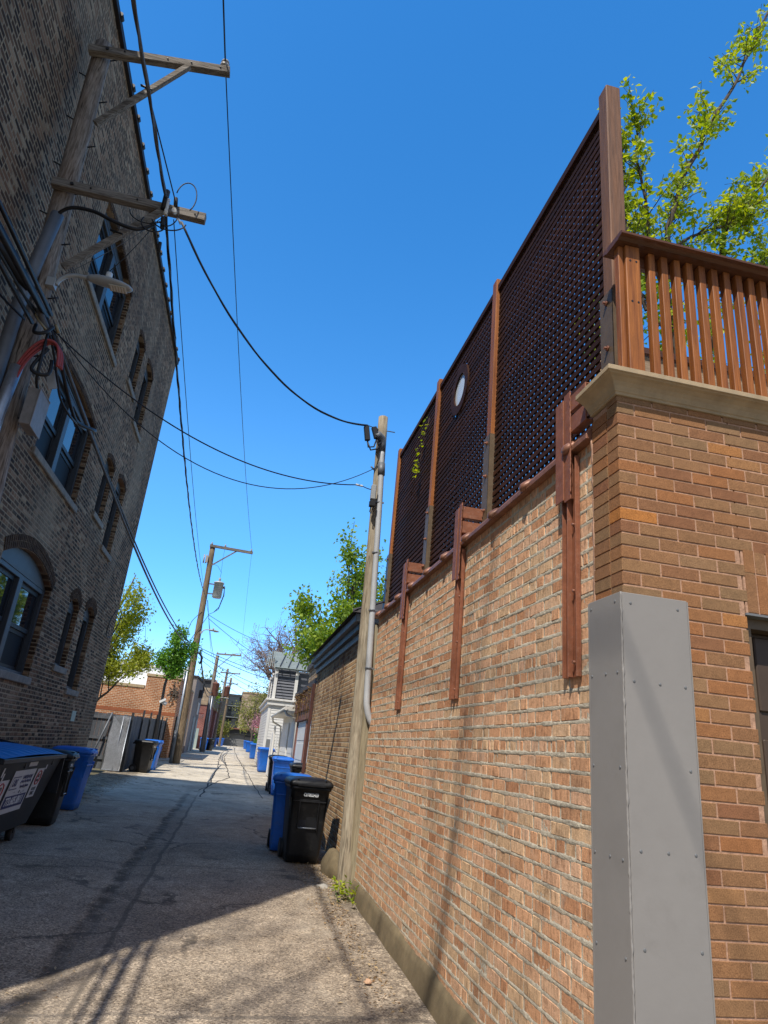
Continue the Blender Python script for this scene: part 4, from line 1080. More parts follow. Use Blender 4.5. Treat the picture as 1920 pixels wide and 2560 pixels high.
# splice closures, clamps and drip loops at the pole
Sc = thing('splice_closure', 'tangled black cable splice closures and clamps bunched at the near grey utility pole', 'splice closure', (-2.68, 6.74, 5.6))
q = MB(); q.tube([(-3.12, 6.1, 6.08), (-3.05, 6.2, 6.02), (-2.93, 6.38, 5.90), (-2.86, 6.48, 5.84)], [.025, .05, .05, .025], 10); q.build('closure', M['black_metal'], Sc)
q = MB(); q.tube([(-2.76, 6.60, 5.72), (-2.72, 6.62, 5.66), (-2.66, 6.66, 5.56), (-2.60, 6.7, 5.48)], [.02, .035, .035, .02], 10); q.build('closure', M['cable_grey'], Sc)
q = MB()
for pts in ([(-2.93, 6.6, 5.95), (-2.80, 6.65, 5.82), (-2.70, 6.7, 5.70), (-2.60, 6.76, 5.52), (-2.52, 6.9, 5.36), (-2.46, 7.1, 5.16), (-2.42, 7.4, 5.0), (-2.40, 7.7, 4.96), (-2.30, 8.0, 5.03), (-2.36, 8.3, 5.15)],
            [(-2.90, 6.58, 5.80), (-2.78, 6.62, 5.70), (-2.64, 6.68, 5.55), (-2.55, 6.8, 5.33), (-2.5, 6.95, 5.12), (-2.46, 7.15, 4.95), (-2.40, 7.5, 4.9), (-2.45, 8.2, 5.1)],
            [(-2.62, 6.68, 5.50), (-2.60, 6.66, 5.2), (-2.60, 6.7, 4.95), (-2.62, 6.9, 4.88)],
            [(-2.75, 6.66, 5.55), (-2.72, 6.6, 5.42), (-2.62, 6.6, 5.44), (-2.58, 6.66, 5.56)],
            [(-2.57, 6.68, 5.3), (-2.66, 6.66, 5.05), (-2.60, 6.66, 4.98), (-2.50, 6.7, 5.02), (-2.52, 6.74, 5.2)]):
    q.tube(smooth(pts), rnd.uniform(.012, .022), 7)
q.build('slack_cables', M['rubber'], Sc)
q = MB(); q.tube([(-3.05, 6.55, 5.96), (-2.9, 6.6, 5.8), (-2.78, 6.62, 5.66), (-2.72, 6.62, 5.58), (-2.6, 6.62, 5.47)], .012, 6); q.tube([(-2.6, 6.76, 5.66), (-2.56, 6.8, 5.58)], .022, 6)
q.build('clamps', plain('tarnished clamp metal', (.33, .27, .17), .5, .5, .3, 9, 0), Sc)
q = MB(); q.tube(smooth([(-2.95, 6.78, 7.12), (-2.80, 6.72, 7.2), (-2.55, 6.70, 7.2), (-2.30, 6.70, 7.12), (-2.05, 6.72, 7.10), (-1.9, 6.74, 7.22)]), .022, 8)
tag(q.build('riser_cable', M['rubber']), 'thick black riser cable looping from the dark guard to the lower crossarm', 'cable')
Lp = thing('jumper_wires', 'loose black jumper loops around the splices at the outer end of the lower crossarm', 'jumper wires', (-1.75, 6.75, 7.5))
q = MB()
def loop(c, rx, rz, a0, a1, r, dy=.0):
    q.tube([(c[0] + rx * math.cos(R(a0 + (a1 - a0) * i / 16)), c[1] + dy * i / 16, c[2] + rz * math.sin(R(a0 + (a1 - a0) * i / 16))) for i in range(17)], r, 6)
loop((-1.60, 6.72, 7.72), .12, .23, 170, -50, .007)
loop((-1.72, 6.70, 7.33), .20, .16, 200, 350, .008)
loop((-1.88, 6.70, 7.22), .14, .12, 150, 330, .008)
loop((-1.75, 6.70, 7.42), .12, .2, 230, 360, .007)
loop((-1.98, 6.72, 7.36), .2, .14, 180, 330, .007)
q.build('loops', M['rubber'], Lp)
q = MB()
for (a, b, r) in (((-1.835, 6.75, 7.78), (-1.83, 6.75, 7.50), .034), ((-1.72, 6.75, 7.70), (-1.70, 6.74, 7.58), .025), ((-1.77, 6.76, 7.02), (-1.765, 6.78, 6.90), .022), ((-1.80, 6.73, 7.36), (-1.78, 6.73, 7.20), .028)):
    q = MB(); q.tube([a, b], r, 8); q.build('splice', M['black_metal'], Lp)
q = MB(); q.tube([(-1.80, 6.75, 7.66), (-1.795, 6.75, 7.5), (-1.79, 6.75, 7.42)], .024, 8); q.tube([(-1.64, 6.76, 7.42), (-1.6, 6.78, 7.36)], .012, 6); q.cyl((-1.70, 6.78, 7.52), (-1.70, 6.72, 7.50), .03, n=10); q.build('spool_insulator', M['white_tie'], Lp)
cable((-2.72, 6.9, 6.42), (-1.75, 6.74, 7.46), .06, .004, 'thin pale wire from the street lamp arm up to the lower crossarm splices', 'lamp_wire', 'cable_grey')
cable((-2.3, 6.93, 6.56), (-1.85, 6.74, 7.3), .05, .005, 'thin black wire from the lamp photocell up to the lower crossarm splices', 'lamp_wire')

# ------------------------------------------------------------------ wheeled bins and the dumpster
def rrect(w, d, z, r=.05, n=4, yo=0):
    P = []
    for (sx, sy, a0) in ((1, -1, -90), (1, 1, 0), (-1, 1, 90), (-1, -1, 180)):
        for i in range(n + 1):
            a = R(a0 + 90 * i / n); P.append((sx * (w / 2 - r) + r * math.cos(a), sy * (d / 2 - r) + r * math.sin(a) + yo, z))
    return P
def make_bin(col, loc, rz, label, number=None, front=False):
    t = thing('wheeled_bin', label, 'wheeled bin', loc, rz=rz); mt = M['bin_' + col]
    def part(q, name, m, par=t, bev=0):
        o = q.build(name, m, None, bev=bev); o.parent = par; return o
    q = MB(); q.loft([rrect(.45, .50, .015, .05), rrect(.475, .53, .12, .06), rrect(.515, .585, .50, .06), rrect(.555, .645, .925, .06), rrect(.585, .68, .94, .06), rrect(.60, .695, .95, .06), rrect(.60, .695, .985, .06), rrect(.56, .65, .99, .05)])
    b = part(q, 'body', mt)
    q = MB(); q.loft([rrect(.625, .715, .985, .06), rrect(.635, .73, 1.0, .06), rrect(.635, .73, 1.025, .06), rrect(.60, .69, 1.06, .08), rrect(.50, .58, 1.085, .1), rrect(.30, .36, 1.095, .1)])
    ld = part(q, 'lid', mt)
    q = MB(); q.box(-.2, .2, -.385, -.36, .985, 1.02); q.box(-.21, -.19, -.36, .30, 1.065, 1.085) ; q.box(.19, .21, -.36, .30, 1.065, 1.085); part(q, 'lid_lip', mt, ld, .006)
    q = MB(); q.cyl((-.22, .40, .96), (.22, .40, .96), .016, n=8)
    for x in (-.22, 0, .22): q.box(x - .02, x + .02, .33, .41, .93, .985)
    part(q, 'handle', mt)
    for s in (-1, 1):
        q = MB(); q.cyl((s * .20, .25, .125), (s * .275, .25, .125), .125, n=20); w = part(q, 'wheel', M['black_metal'])
        q = MB(); q.cyl((s * .27, .25, .125), (s * .279, .25, .125), .06, n=14); part(q, 'hub', M['cable_grey'], w)
    q = MB(); q.box(-.235, .235, -.326, -.30, .78, .80)
    for s in (-1, 1): q.prism([(s * .235, -.30, .56), (s * .26, -.33, .83), (s * .29, -.345, .85)], (0, .1, 0))
    part(q, 'ribs', mt, b, .004)
    if front:
        q = MB(); yq = -.294
        for (x0, x1, z0, z1) in ((-.13, .13, .80, .815), (-.145, -.13, .42, .815), (.13, .145, .42, .815)): q.box(x0, x1, -.325, -.27, z0, z1)
        part(q, 'front_recess_rim', mt, b, .006)
        q = MB(); q.box(-.129, .129, -.296, -.25, .43, .80); part(q, 'front_recess', M['ink_black'], b)
        q = MB(); q.cyl((-.13, -.31, .45), (.13, -.31, .45), .009, n=8); part(q, 'lift_bar', M['galv'], b)
        q = MB(); q.box(-.02, .12, -.299, -.296, .47, .68); part(q, 'worn_panel', M['bin_black'], b)
    if number:
        n_ = text('number', number, M['ink_white'], None, (.01, -.3215, .875), FACE_NY, .062, .62); n_.parent = b
    return t
bl = make_bin('black', (1.165, 10.42, gz(10.4)), R(3), 'black wheeled bin with a white number, beside the pale service pole', 'C0T00234Z0', True)
bb = make_bin('blue', (1.02, 11.32, gz(11.3)), R(-4), 'blue wheeled bin standing directly behind the numbered black bin')
for (r, x, y, a, l) in (
    (bb, 1.56, 21.6, 0, 'blue wheeled bin with only its lid showing, before the white garage door'),
    (bl, 1.50, 22.8, 0, 'black wheeled bin half hidden beside the lone blue lid near the apron slab'),
    (bl, 1.75, 17.2, 0, 'black wheeled bin with its lid showing at the end of the tan brick garage wall'),
    (bb, 1.57, 33.55, -80, 'blue wheeled bin with a black wheel, nearest of the row by the white sided house'),
    (bb, 1.62, 53.0, -82, 'second blue wheeled bin from the viewer in the row by the white sided house'),
    (bb, 1.72, 76.0, -80, 'third blue wheeled bin from the viewer in the row by the white sided house'),
    (bb, 1.72, 96.0, -85, 'farthest blue wheeled bin in the row by the white sided house'),
    (bl, -2.80, 12.2, 92, 'black wheeled bin squeezed between the dumpster and the near left blue bin'),
    (bb, -2.92, 14.4, 88, 'blue wheeled bin in the shade against the sooty brick block'),
    (bl, -3.05, 26.6, 80, 'black wheeled bin in front of the grey board fence and mesh panel'),
    (bb, -3.0, 28.1, 84, 'blue wheeled bin behind the black one at the grey board fence'),
    (bb, -2.62, 66.2, 20, 'blue wheeled bin standing before the dark red brick garage far down the alley'),
    (bl, -2.1, 66.6, 60, 'black wheeled bin with pale lid edge beside the far blue bin'),
    (bb, -2.35, 90.0, 60, 'distant blue wheeled bin nearest the middle of the left row of poles'),
    (bb, -1.75, 104.0, 60, 'most distant blue wheeled bin on the left before the end garage')):
    dup(r, (x, y, gz(y)), R(a), l)
Dm = thing('dumpster', 'dark steel recycling dumpster with a blue ribbed lid and white stickers against the sooty block', 'dumpster', (-3.0, 9.8, gz(10)))
dz = gz(10)
q = MB(); q.loft([[(x, y, z + dz) for (x, y) in ((xf, y0), (xf, y1), (-3.33, y1), (-3.33, y0))] for (xf, y0, y1, z) in ((-2.56, 8.55, 10.62, .20), (-2.47, 8.4, 10.92, .70), (-2.40, 8.30, 11.08, 1.06))], smooth=False)
q.prism([(-2.40, 8.30, 1.06 + dz), (-2.40, 8.3, 1.065 + dz), (-3.33, 8.3, 1.22 + dz), (-3.33, 8.3, 1.06 + dz)], (0, .04, 0)); q.prism([(-2.40, 11.04, 1.06 + dz), (-2.40, 11.04, 1.065 + dz), (-3.33, 11.04, 1.22 + dz), (-3.33, 11.04, 1.06 + dz)], (0, .04, 0))
db = q.build('body', M['dump_body'], Dm, bev=.012)
q = MB(); q.box(-2.415, -2.355, 8.25, 11.13, 1.03 + dz, 1.085 + dz); q.box(-2.52, -2.37, 11.085, 11.12, .55 + dz, 1.03 + dz)
for y in (9.3, 10.6): q.box(-2.46, -2.405, y, y + .04, .95 + dz, 1.03 + dz)
q.build('rim', M['dump_body'], db, bev=.006)
q = MB(); k = 40
for i in range(k + 1):
    y = 8.25 + 2.75 * i / k; rz_ = .02 if (i // 2) % 2 else 0
    for t in range(7):
        f = t / 6; q.v.append(V((-2.36 - .98 * f, y, dz + 1.09 + .07 * f + .015 * math.sin(f * math.pi) + (rz_ if .08 < f < .95 else 0) + .02 * math.sin(math.pi * i / k))))
for i in range(k):
    for t in range(6):
        a = i * 7 + t; q.f.append([a, a + 1, a + 8, a + 7]); q.sm.append(False)
q.build('lid', M['dump_lid'], Dm)
for y in (8.8, 10.35):
    q = MB(); q.box(-2.72, -2.62, y, y + .06, .1 + dz, .21 + dz); q.cyl((-2.70, y + .03, .09 + dz), (-2.63, y + .03, .09 + dz), .09, n=14); q.build('caster', M['black_metal'], Dm)
# stickers lie on the slanted front: slope of the front from z .70 to 1.06
def fx(z): return -2.47 + .07 * (z - .70) / .36 if z > .7 else -2.56 + .09 * (z - .2) / .5
def sticker(y0, y1, z0, z1, par=Dm):
    q = MB(); vs = []
    zs = [z0, .7, z1] if z0 < .7 < z1 else [z0, z1]
    for z in zs: vs += [(fx(z) + .006, y0 - .02 * 0, z + dz), (fx(z) + .006, y1, z + dz)]
    q.add(vs, [(2 * i, 2 * i + 1, 2 * i + 3, 2 * i + 2) for i in range(len(zs) - 1)])
    return q.build('sticker', M['sticker'], par, fixn=False)
def ink(st, s, m, y, z, size, sx=.8):
    ang = math.atan2(.07, .36) if z > .7 else math.atan2(.09, .5)
    mt = Matrix(((0, math.sin(ang), math.cos(ang)), (1, 0, 0), (0, math.cos(ang), -math.sin(ang))))
    o = text('lettering', s, m, None, V((fx(z) + .009, y, z + dz)) - st.parent.location, mt, size, sx); o.parent = st; return o
def strip(st, m, y0, y1, z0, z1, name='print_bar'):
    q = MB(); zs = [z0, .7, z1] if z0 < .7 < z1 else [z0, z1]; vs = []
    for z in zs: vs += [(fx(z) + .0085, y0, z + dz), (fx(z) + .0085, y1, z + dz)]
    q.add(vs, [(2 * i, 2 * i + 1, 2 * i + 3, 2 * i + 2) for i in range(len(zs) - 1)])
    o = q.build(name, m, st, fixn=False); return o
s1 = sticker(9.02, 9.92, .44, .93)
ink(s1, 'LRS', M['ink_blue'], 9.2, .785, .115, .95); strip(s1, M['ink_blue'], 9.07, 9.36, .848, .858); strip(s1, M['ink_blue'], 9.07, 9.36, .712, .722); strip(s1, M['ink_blue'], 9.055, 9.066, .712, .858)
ink(s1, 'LAKESHORE', M['ink_blue'], 9.64, .84, .062, 1.2); ink(s1, 'Recycling Systems', M['ink_blue'], 9.64, .735, .05, .95)
q = MB(); pts = []
for i in range(13): pts.append((9.42 + i * .036, .792 + (.016 if i % 2 else -.016)))
for (a, b) in zip(pts, pts[1:]): q.beam((fx(a[1]) + .0085, a[0], a[1] + dz), (fx(b[1]) + .0085, b[0], b[1] + dz), .012, .004, up=(1, 0, 0))
q.build('wave_mark', M['ink_blue'], s1)
strip(s1, M['ink_blue'], 9.06, 9.88, .50, .64); ink(s1, '773.685.8811', M['ink_white'], 9.47, .57, .13, .98)
q = MB()
for i in range(9):
    y = rnd.uniform(9.2, 9.75); z = rnd.uniform(.655, .69); q.beam((fx(z) + .0095, y, z + dz), (fx(z - .12) + .0095, y + rnd.uniform(-.02, .02), z - rnd.uniform(.02, .06) + dz), .02, .001, up=(1, 0, 0))
q.build('grime_drips', M['ink_black'], s1)
for (y0, y1, z0, z1, k) in ((10.0, 10.33, .56, .92, 0), (8.50, 8.92, .42, .84, 1)):
    s2 = sticker(y0, y1, z0, z1); yc = (y0 + y1) / 2; zc = z1 - .115; q = MB(); rr = .085
    pr = [(math.cos(2 * math.pi * i / 28), math.sin(2 * math.pi * i / 28)) for i in range(29)]
    q.tube([(fx(zc + rr * b) + .009, yc + rr * a * 1.2, zc + rr * b + dz) for a, b in pr], .007, 5, cap=False)
    q.build('prohibition_ring', M['ink_red'], s2)
    ink(s2, 'NO', M['ink_black'], yc, zc + .02, .06, 1.1); ink(s2, 'TRASH', M['ink_black'], yc, zc - .035, .045, .8)
    ink(s2, 'RECYCLE', M['ink_black'], yc, z0 + .105, .05, .9); ink(s2, 'ONLY', M['ink_black'], yc, z0 + .05, .065, 1)
for (y, z, w, h) in ((9.66, .99, .36, .05), (8.55, .93, .05, .1), (10.38, .93, .06, .06), (8.62, .88, .05, .08)):
    sticker(y - w / 2, y + w / 2, z - h / 2, z + h / 2)
# ------------------------------------------------------------------ left side beyond the block
Fn = thing('board_fence', 'grey stained upright board fence with rails beyond the dark brick block', 'fence', (-3.6, 27, gz(26)))
q = MB(); x = -3.62
while x > -7:
    q.box(x - .135, x, 25.76, 25.78, .25, 2.06 + rnd.uniform(-.015, .015)); x -= .142
q.build('rear_boards', M['fence_grey'], Fn)
q = MB(); y = 25.80
while y < 38.3:
    z = gz(y); q.box(-3.61 , -3.59, y, y + .135, z + .03, z + 1.86 + rnd.uniform(-.02, .02)); y += .142
q.build('side_boards', M['fence_grey'], Fn)
q = MB()
for z in (.55, 1.2, 1.88): q.box(-7, -3.63, 25.71, 25.755, z, z + .09)
q.build('rails', M['fence_grey'], Fn)
q = MB(); q.box(-3.64, -3.56, 25.70, 25.785, .1, 2.16)
for y in (28.2, 30.6, 33, 35.4, 37.6): q.box(-3.585, -3.52, y, y + .08, .1, 2.35)
q.build('posts', M['darkwall'], Fn)
Cl = thing('mesh_panel', 'silvery bent chain link mesh panel leaning against the grey fence corner', 'mesh panel', (-3.95, 25.55, .3))
q = MB()
def mp(u, v): return V((-4.24 + .60 * u, 25.63 - .12 * (1 - v) + .03 * math.sin(v * 9 + u * 3), .24 + 1.78 * v))
N_ = 26
for k in range(-N_ * 3, N_ * 3):
    for s in (1, -1):
        pts = []
        for i in range(41):
            v = i / 40; u = (k / N_) * 1. + s * v * 1.78 / .60
            if 0 <= u <= 1: pts.append(mp(u, v) + V((0, .004 * s, 0)))
        if len(pts) > 1: q.tube(pts, .006, 3, cap=False)
q.build('wire_mesh', M['mesh_wire'], Cl, fixn=False)
q = MB(); q.tube([mp(0, 0), mp(0, 1), mp(1, 1), mp(1, 0), mp(0, 0)], .018, 8); q.tube([mp(.62, 0), mp(.62, 1)], .014, 6); q.build('frame', M['galv'], Cl)
q = MB(); q.tube([(-4.75, 25.5, .2), (-4.5, 25.6, 1.2), (-4.28, 25.66, 2.1)], .03, 8); q.build('leaning_post', M['galv_dull'], Cl)

OG = thing('garage', 'bright orange brick garage with stepped parapet and pale stone caps behind the grey fence', 'garage', (-7, 42, .3))
OX = -3.28; OY = 38.4
q = MB(); q.prism([(-16, OY, 0), (OX, OY, 0), (OX, OY, 4.38), (-5.05, OY, 4.38), (-5.05, OY, 3.74), (-16, OY, 3.74)], (0, .3, 0)); q.box(OX - .3, OX, OY + .3, 50, 0, 4.38)
q.build('wall', M['brick_orange'], OG)
q = MB(); q.box(-16, -5.1, OY - .04, OY + .34, 3.742, 3.90); q.box(-5.1, OX + .04, OY - .04, OY + .34, 4.382, 4.53); q.box(OX - .34, OX + .04, OY + .34, 50, 4.382, 4.50); q.build('stone_cap', M['limestone'], OG, bev=.01)
q = MB(); q.box(-16, OX + .012, OY - .014, OY, 2.45, 2.62); q.build('brick_band', wood_mat('band brick', (.32, .11, .05), (.24, .08, .04), .9, 'x', 9, .4), OG)
q = MB(); q.box(-15, OX - .3, OY + .3, 49.9, 3.5, 3.6); q.build('roof', M['membrane'], OG)
q = MB(); q.box(-3.27, -3.2, 39.6, 40.6, .35, 2.5); q.box(-3.27, -3.16, 44, 47.5, .35, 2.6); q.build('side_door', M['darkwall'], OG, bev=.01)
q = MB(); rs = random.Random(4)
for i in range(60):
    p = V((-3.5 + rs.gauss(0, .16), OY - .1 + rs.gauss(0, .05), 3.75 + rs.gauss(0, .22))); q.leaf(p, (rs.uniform(-1, 1), -.3, rs.uniform(-1, .3)), V((0, -1, .3)), .16, .1)
tag(q.build('dark_leaves', M['bark'], None, fixn=False), 'clump of dark withered leaves clinging to the top corner of the orange brick garage', 'plant')  # loose dark foliage of no particular species at the parapet corner
WB = thing('white_building', 'low building with a broad white panelled roof rising behind the orange brick garage', 'building', (-12, 55, .4))
q = MB(); q.box(-24, -4.2, 51.0, 62, .2, 5.95); q.build('wall', M['membrane'], WB)
q = MB(); q.box(-24.1, -4.1, 50.9, 62.1, 5.952, 6.1)
for k in range(16): q.box(-23.5 + k * 1.2, -23.46 + k * 1.2, 50.97, 51.0, .3, 5.94)
q.build('roof_trim', M['offwhite'], WB)
SG = thing('garage', 'taupe stucco garage with a grey side door behind the transformer pole', 'garage', (-6, 57, .4))
q = MB(); q.prism([(-3.3, 51.6, .2), (-3.3, 62.3, .2), (-3.3, 62.3, 5.2), (-3.3, 60.6, 5.85), (-3.3, 51.6, 5.6)], (-8, 0, 0)); q.build('wall', M['stucco'], SG)
q = MB(); q.box(-3.31, -3.26, 55.2, 57.6, .38, 3.0); q.box(-3.31, -3.26, 59.6, 61.7, .38, 2.9); q.build('door', M['greydoor'], SG, bev=.01)
q = MB(); q.prism([(-3.2, 51.5, 5.62), (-3.2, 60.7, 5.87), (-3.2, 62.5, 5.22), (-3.2, 62.5, 5.34), (-3.2, 60.7, 6.0), (-3.2, 51.5, 5.75)], (-8.2, 0, 0)); q.build('roof', M['shingle'], SG)
q = MB(); q.box(-3.3, -3.0, 57.0, 57.8, 4.5, 5.1); q.build('vent_hood', M['darkwall'], SG, bev=.03)
def hoop(loc, dx, label, col):
    t = thing('basketball_hoop', label, 'basketball hoop', loc); L0 = V(loc)
    q = MB(); q.box(*sorted((L0.x, L0.x + dx * .06)), L0.y - .75, L0.y + .75, L0.z, L0.z + .95); q.build('backboard', M['white_paint'] if col is None else M[col], t, bev=.01)
    q = MB(); c = L0 + V((dx * .36, 0, .12)); pr = [(math.cos(2 * math.pi * i / 20), math.sin(2 * math.pi * i / 20)) for i in range(21)]
    q.tube([c + V((a * .23, b * .23, 0)) for a, b in pr], .02, 6, cap=False); q.build('rim', plain('red rim', (.55, .05, .02), .5, 0, .1, 5, 0), t)
    q = MB()
    for a, b in pr[:-1:2]: q.tube([c + V((a * .23, b * .23, 0)), c + V((a * .14, b * .14, -.4))], .008, 3)
    q.build('net', M['white_paint'], t)
hoop((-3.3, 58.9, 3.25), 1, 'basketball hoop with a red rim on the taupe stucco garage', None)
RB = thing('brick_building', 'dark red brick garage with a tan cornice band far down the left side', 'building', (-6, 74, .4))
q = MB(); q.box(-12, -2.75, 70, 80, .2, 4.55); q.build('wall', M['brick_red'], RB)
q = MB(); q.box(-12.1, -2.65, 69.9, 80.1, 4.552, 4.8); q.box(-12, -2.75, 70.2, 80, 4.8, 6.2); q.build('cornice', M['stone_tan'], RB)
q = MB(); q.box(-9, -3, 75, 83, 6.2, 7.2); q.box(-9.2, -2.8, 74.8, 83, 7.2, 7.4); q.build('attic', M['darkwall'], RB)
RB2 = thing('brick_building', 'smaller red brick garage further off between the distant utility poles', 'building', (-5, 88, .5))
q = MB(); q.box(-10, -2.55, 84, 96, .3, 4.6); q.build('wall', M['brick_red'], RB2)
q = MB(); q.box(-10.1, -2.45, 83.9, 96.1, 4.6, 4.85); q.build('cornice', M['limestone'], RB2)
q = MB(); q.box(-8, -3.4, 69.0, 69.6, .4, 2.3); tag(q.build('yard_fence', plain('pale green fence', (.33, .40, .37), .7, 0, .1, 3, 0)), 'pale green solid fence panel before the dark red brick garage', 'fence')

# far utility poles
def farpole(base, top, r0, r1, arm, label, mat, brace=True, conduit=None):
    t = thing('utility_pole', label, 'utility pole', base)
    q = MB(); pole_tube(q, V(base) - V((0, 0, .3)), top, r0, r1, 12); q.build('pole', M[mat], t)
    a, b = V(arm[0]), V(arm[1])
    q = MB(); q.beam(a, b, .11, .13); q.build('crossarm', M['arm_grey'], t)
    if brace:
        m = a.lerp(b, .62); q = MB(); q.beam(m - V((0, .0, .06)), V(top) + V((.12, -.1, -1.05)), .05, .06); q.build('brace', M['arm_grey'], t)
    q = MB()
    for f in (.04, .35, .96):
        c = a.lerp(b, f); q.loft([[(c.x + r * math.cos(k), c.y + r * math.sin(k), c.z + z) for k in [2 * math.pi * i / 8 for i in range(8)]] for (r, z) in ((.03, .06), (.06, .09), (.03, .14), (.05, .17), (.02, .2))])
    q.build('insulators', M['porcelain'], t)
    if conduit:
        q = MB(); q.tube(conduit, .055, 8); q.build('conduit', M['galv'], t)
    return t
P2 = farpole((-2.46, 34.3, gz(34.3)), (-2.64, 34.3, 10.95), .19, .135, ((-2.78, 34.17, 10.92), (-.56, 34.17, 10.85)), 'brown utility pole carrying the grey transformer can, beside the orange garage', 'pole_brown', True, [(-2.66, 34.16, .2), (-2.68, 34.14, 2.5), (-2.71, 34.14, 5.0)])
q = MB(); q.tube([(-2.68, 34.05, .15), (-2.69, 34.05, 1.75)], .075, 8); q.build('cable_guard', M['galv_dull'], P2)
q = MB(); q.box(-2.86, -2.74, 34.1, 34.2, 10.0, 10.35)
for x in (-2.95, -2.84): q.cyl((x, 34.15, 9.95), (x, 34.15, 10.4), .035, n=8)
q.build('cutout', M['porcelain'], P2)
TR = thing('transformer', 'grey cylindrical transformer can mounted high on the brown utility pole', 'transformer', (-1.97, 34.2, 8.25))
q = MB(); q.loft([[(-1.98 + r * math.cos(a), 34.2 + r * math.sin(a), z) for a in [2 * math.pi * k / 24 for k in range(24)]] for (r, z) in ((.20, 8.25), (.235, 8.28), (.235, 9.0), (.26, 9.0), (.26, 9.05), (.24, 9.07), (.1, 9.12), (.05, 9.13))]); q.build('tank', M['transformer'], TR)
q = MB(); q.loft([[(-1.98 + r * math.cos(a), 34.2 + r * math.sin(a), z) for a in [2 * math.pi * k / 10 for k in range(10)]] for (r, z) in ((.05, 9.12), (.07, 9.15), (.05, 9.2), (.07, 9.23), (.045, 9.3))]); q.build('bushing', M['porcelain'], TR)
q = MB(); q.box(-2.45, -2.2, 34.17, 34.23, 8.9, 8.96); q.box(-2.45, -2.2, 34.17, 34.23, 8.4, 8.46)
for (a, z) in ((-.3, 8.82), (.0, 8.82), (.3, 8.82)): q.cyl((-1.75, 34.2 + a * .5, z), (-1.66, 34.2 + a * .7, z + .02), .03, n=8)
q.build('mounting_lugs', M['galv_dull'], TR)
q = MB()
for k in range(3): q.tube([(-1.67, 34.1 + k * .1, 8.82), (-1.66 + k * .02, 34.1, 8.4), (-1.78, 34.15, 7.8 - k * .06), (-2.0, 34.2, 7.5), (-2.25, 34.2, 7.36)], .012, 5)
q.tube([(-1.98, 34.2, 9.3), (-1.97, 34.2, 9.6), (-2.2, 34.2, 9.9), (-2.5, 34.2, 10.0)], .008, 4); q.tube([(-1.97, 34.2, 9.5), (-2.02, 34.2, 10.4), (-2.0, 34.18, 10.88)], .006, 4)
q.build('leads', M['rubber'], TR)
lamp((-2.36, 34.1, 6.42), 'small grey street lamp on the brown transformer pole below the grey can', 1.0, False)
q = MB()
q.tube(smooth([(-2.55, 34.15, 7.45), (-2.95, 34.1, 6.9), (-3.05, 34.1, 6.2), (-2.9, 34.12, 5.75), (-2.68, 34.15, 5.66)]), .014, 5)
q.tube([(-2.22, 34.15, 7.3), (-2.55, 34.1, 6.6), (-2.85, 34.1, 6.0), (-2.68, 34.12, 5.5)], .014, 5)
q.tube(smooth([(-2.3, 34.1, 5.8), (-2.1, 34.1, 5.0), (-2.2, 34.1, 4.3), (-2.42, 34.1, 4.4)]), .014, 5)
q.tube([(-2.72, 34.1, 5.6), (-2.3, 34.05, 5.4), (-2.12, 34.05, 5.2), (-2.2, 34.1, 4.9)], .05, 6)
tag(q.build('drip_loops', M['rubber'], None), 'drooping black drip loops and splice wrap around the middle of the transformer pole', 'cable')
P3 = farpole((-2.42, 60, gz(60)), (-2.5, 60, 8.3), .19, .14, ((-2.62, 59.85, 8.42), (-.5, 59.85, 8.5)), 'dark utility pole wrapped in conduit, next after the transformer pole', 'pole_grey', True, [(-2.2, 59.78, .3), (-2.28, 59.78, 3.0), (-2.34, 59.78, 5.2)])
q = MB(); q.tube([(-2.5, 59.75, .3), (-2.5, 59.75, 4.9)], .08, 8); q.build('cable_guard', M['galv_dull'], P3)
P4 = farpole((-2.2, 80, gz(80)), (-1.92, 80, 9.2), .18, .13, ((-2.7, 79.85, 8.68), (-.42, 79.85, 8.74)), 'grey utility pole further down the alley with twin crossarm braces', 'pole_grey')
P5 = farpole((-1.8, 99, gz(99)), (-1.7, 99, 9.8), .19, .14, ((-2.8, 98.85, 9.0), (-.6, 98.85, 9.0)), 'tan footed utility pole, most distant of the row before the end garage', 'pole_brown')
for (x, y, z, l) in ((-2.2, 59.9, 4.9, 'rusty brown transformer can on the dark wrapped utility pole'), (-1.6, 79.9, 6.1, 'small rusty transformer can on the grey pole further down the alley')):
    t = thing('transformer', l, 'transformer', (x, y, z)); q = MB(); q.loft([[(x + r * math.cos(a), y + r * math.sin(a), z + h) for a in [2 * math.pi * k / 14 for k in range(14)]] for (r, h) in ((.24, 0), (.28, .05), (.28, 1.0), (.3, 1.02), (.3, 1.08), (.12, 1.15))]); q.build('tank', M['rustbeam'], t)
    q = MB(); q.loft([[(x + r * math.cos(a), y + r * math.sin(a), z + h) for a in [2 * math.pi * k / 8 for k in range(8)]] for (r, h) in ((.06, 1.14), (.09, 1.2), (.05, 1.36))]); q.build('bushing', M['porcelain'], t)
lamp((-2.3, 79.8, 5.7), 'tiny street lamp far off on the grey utility pole', 1.3, False)
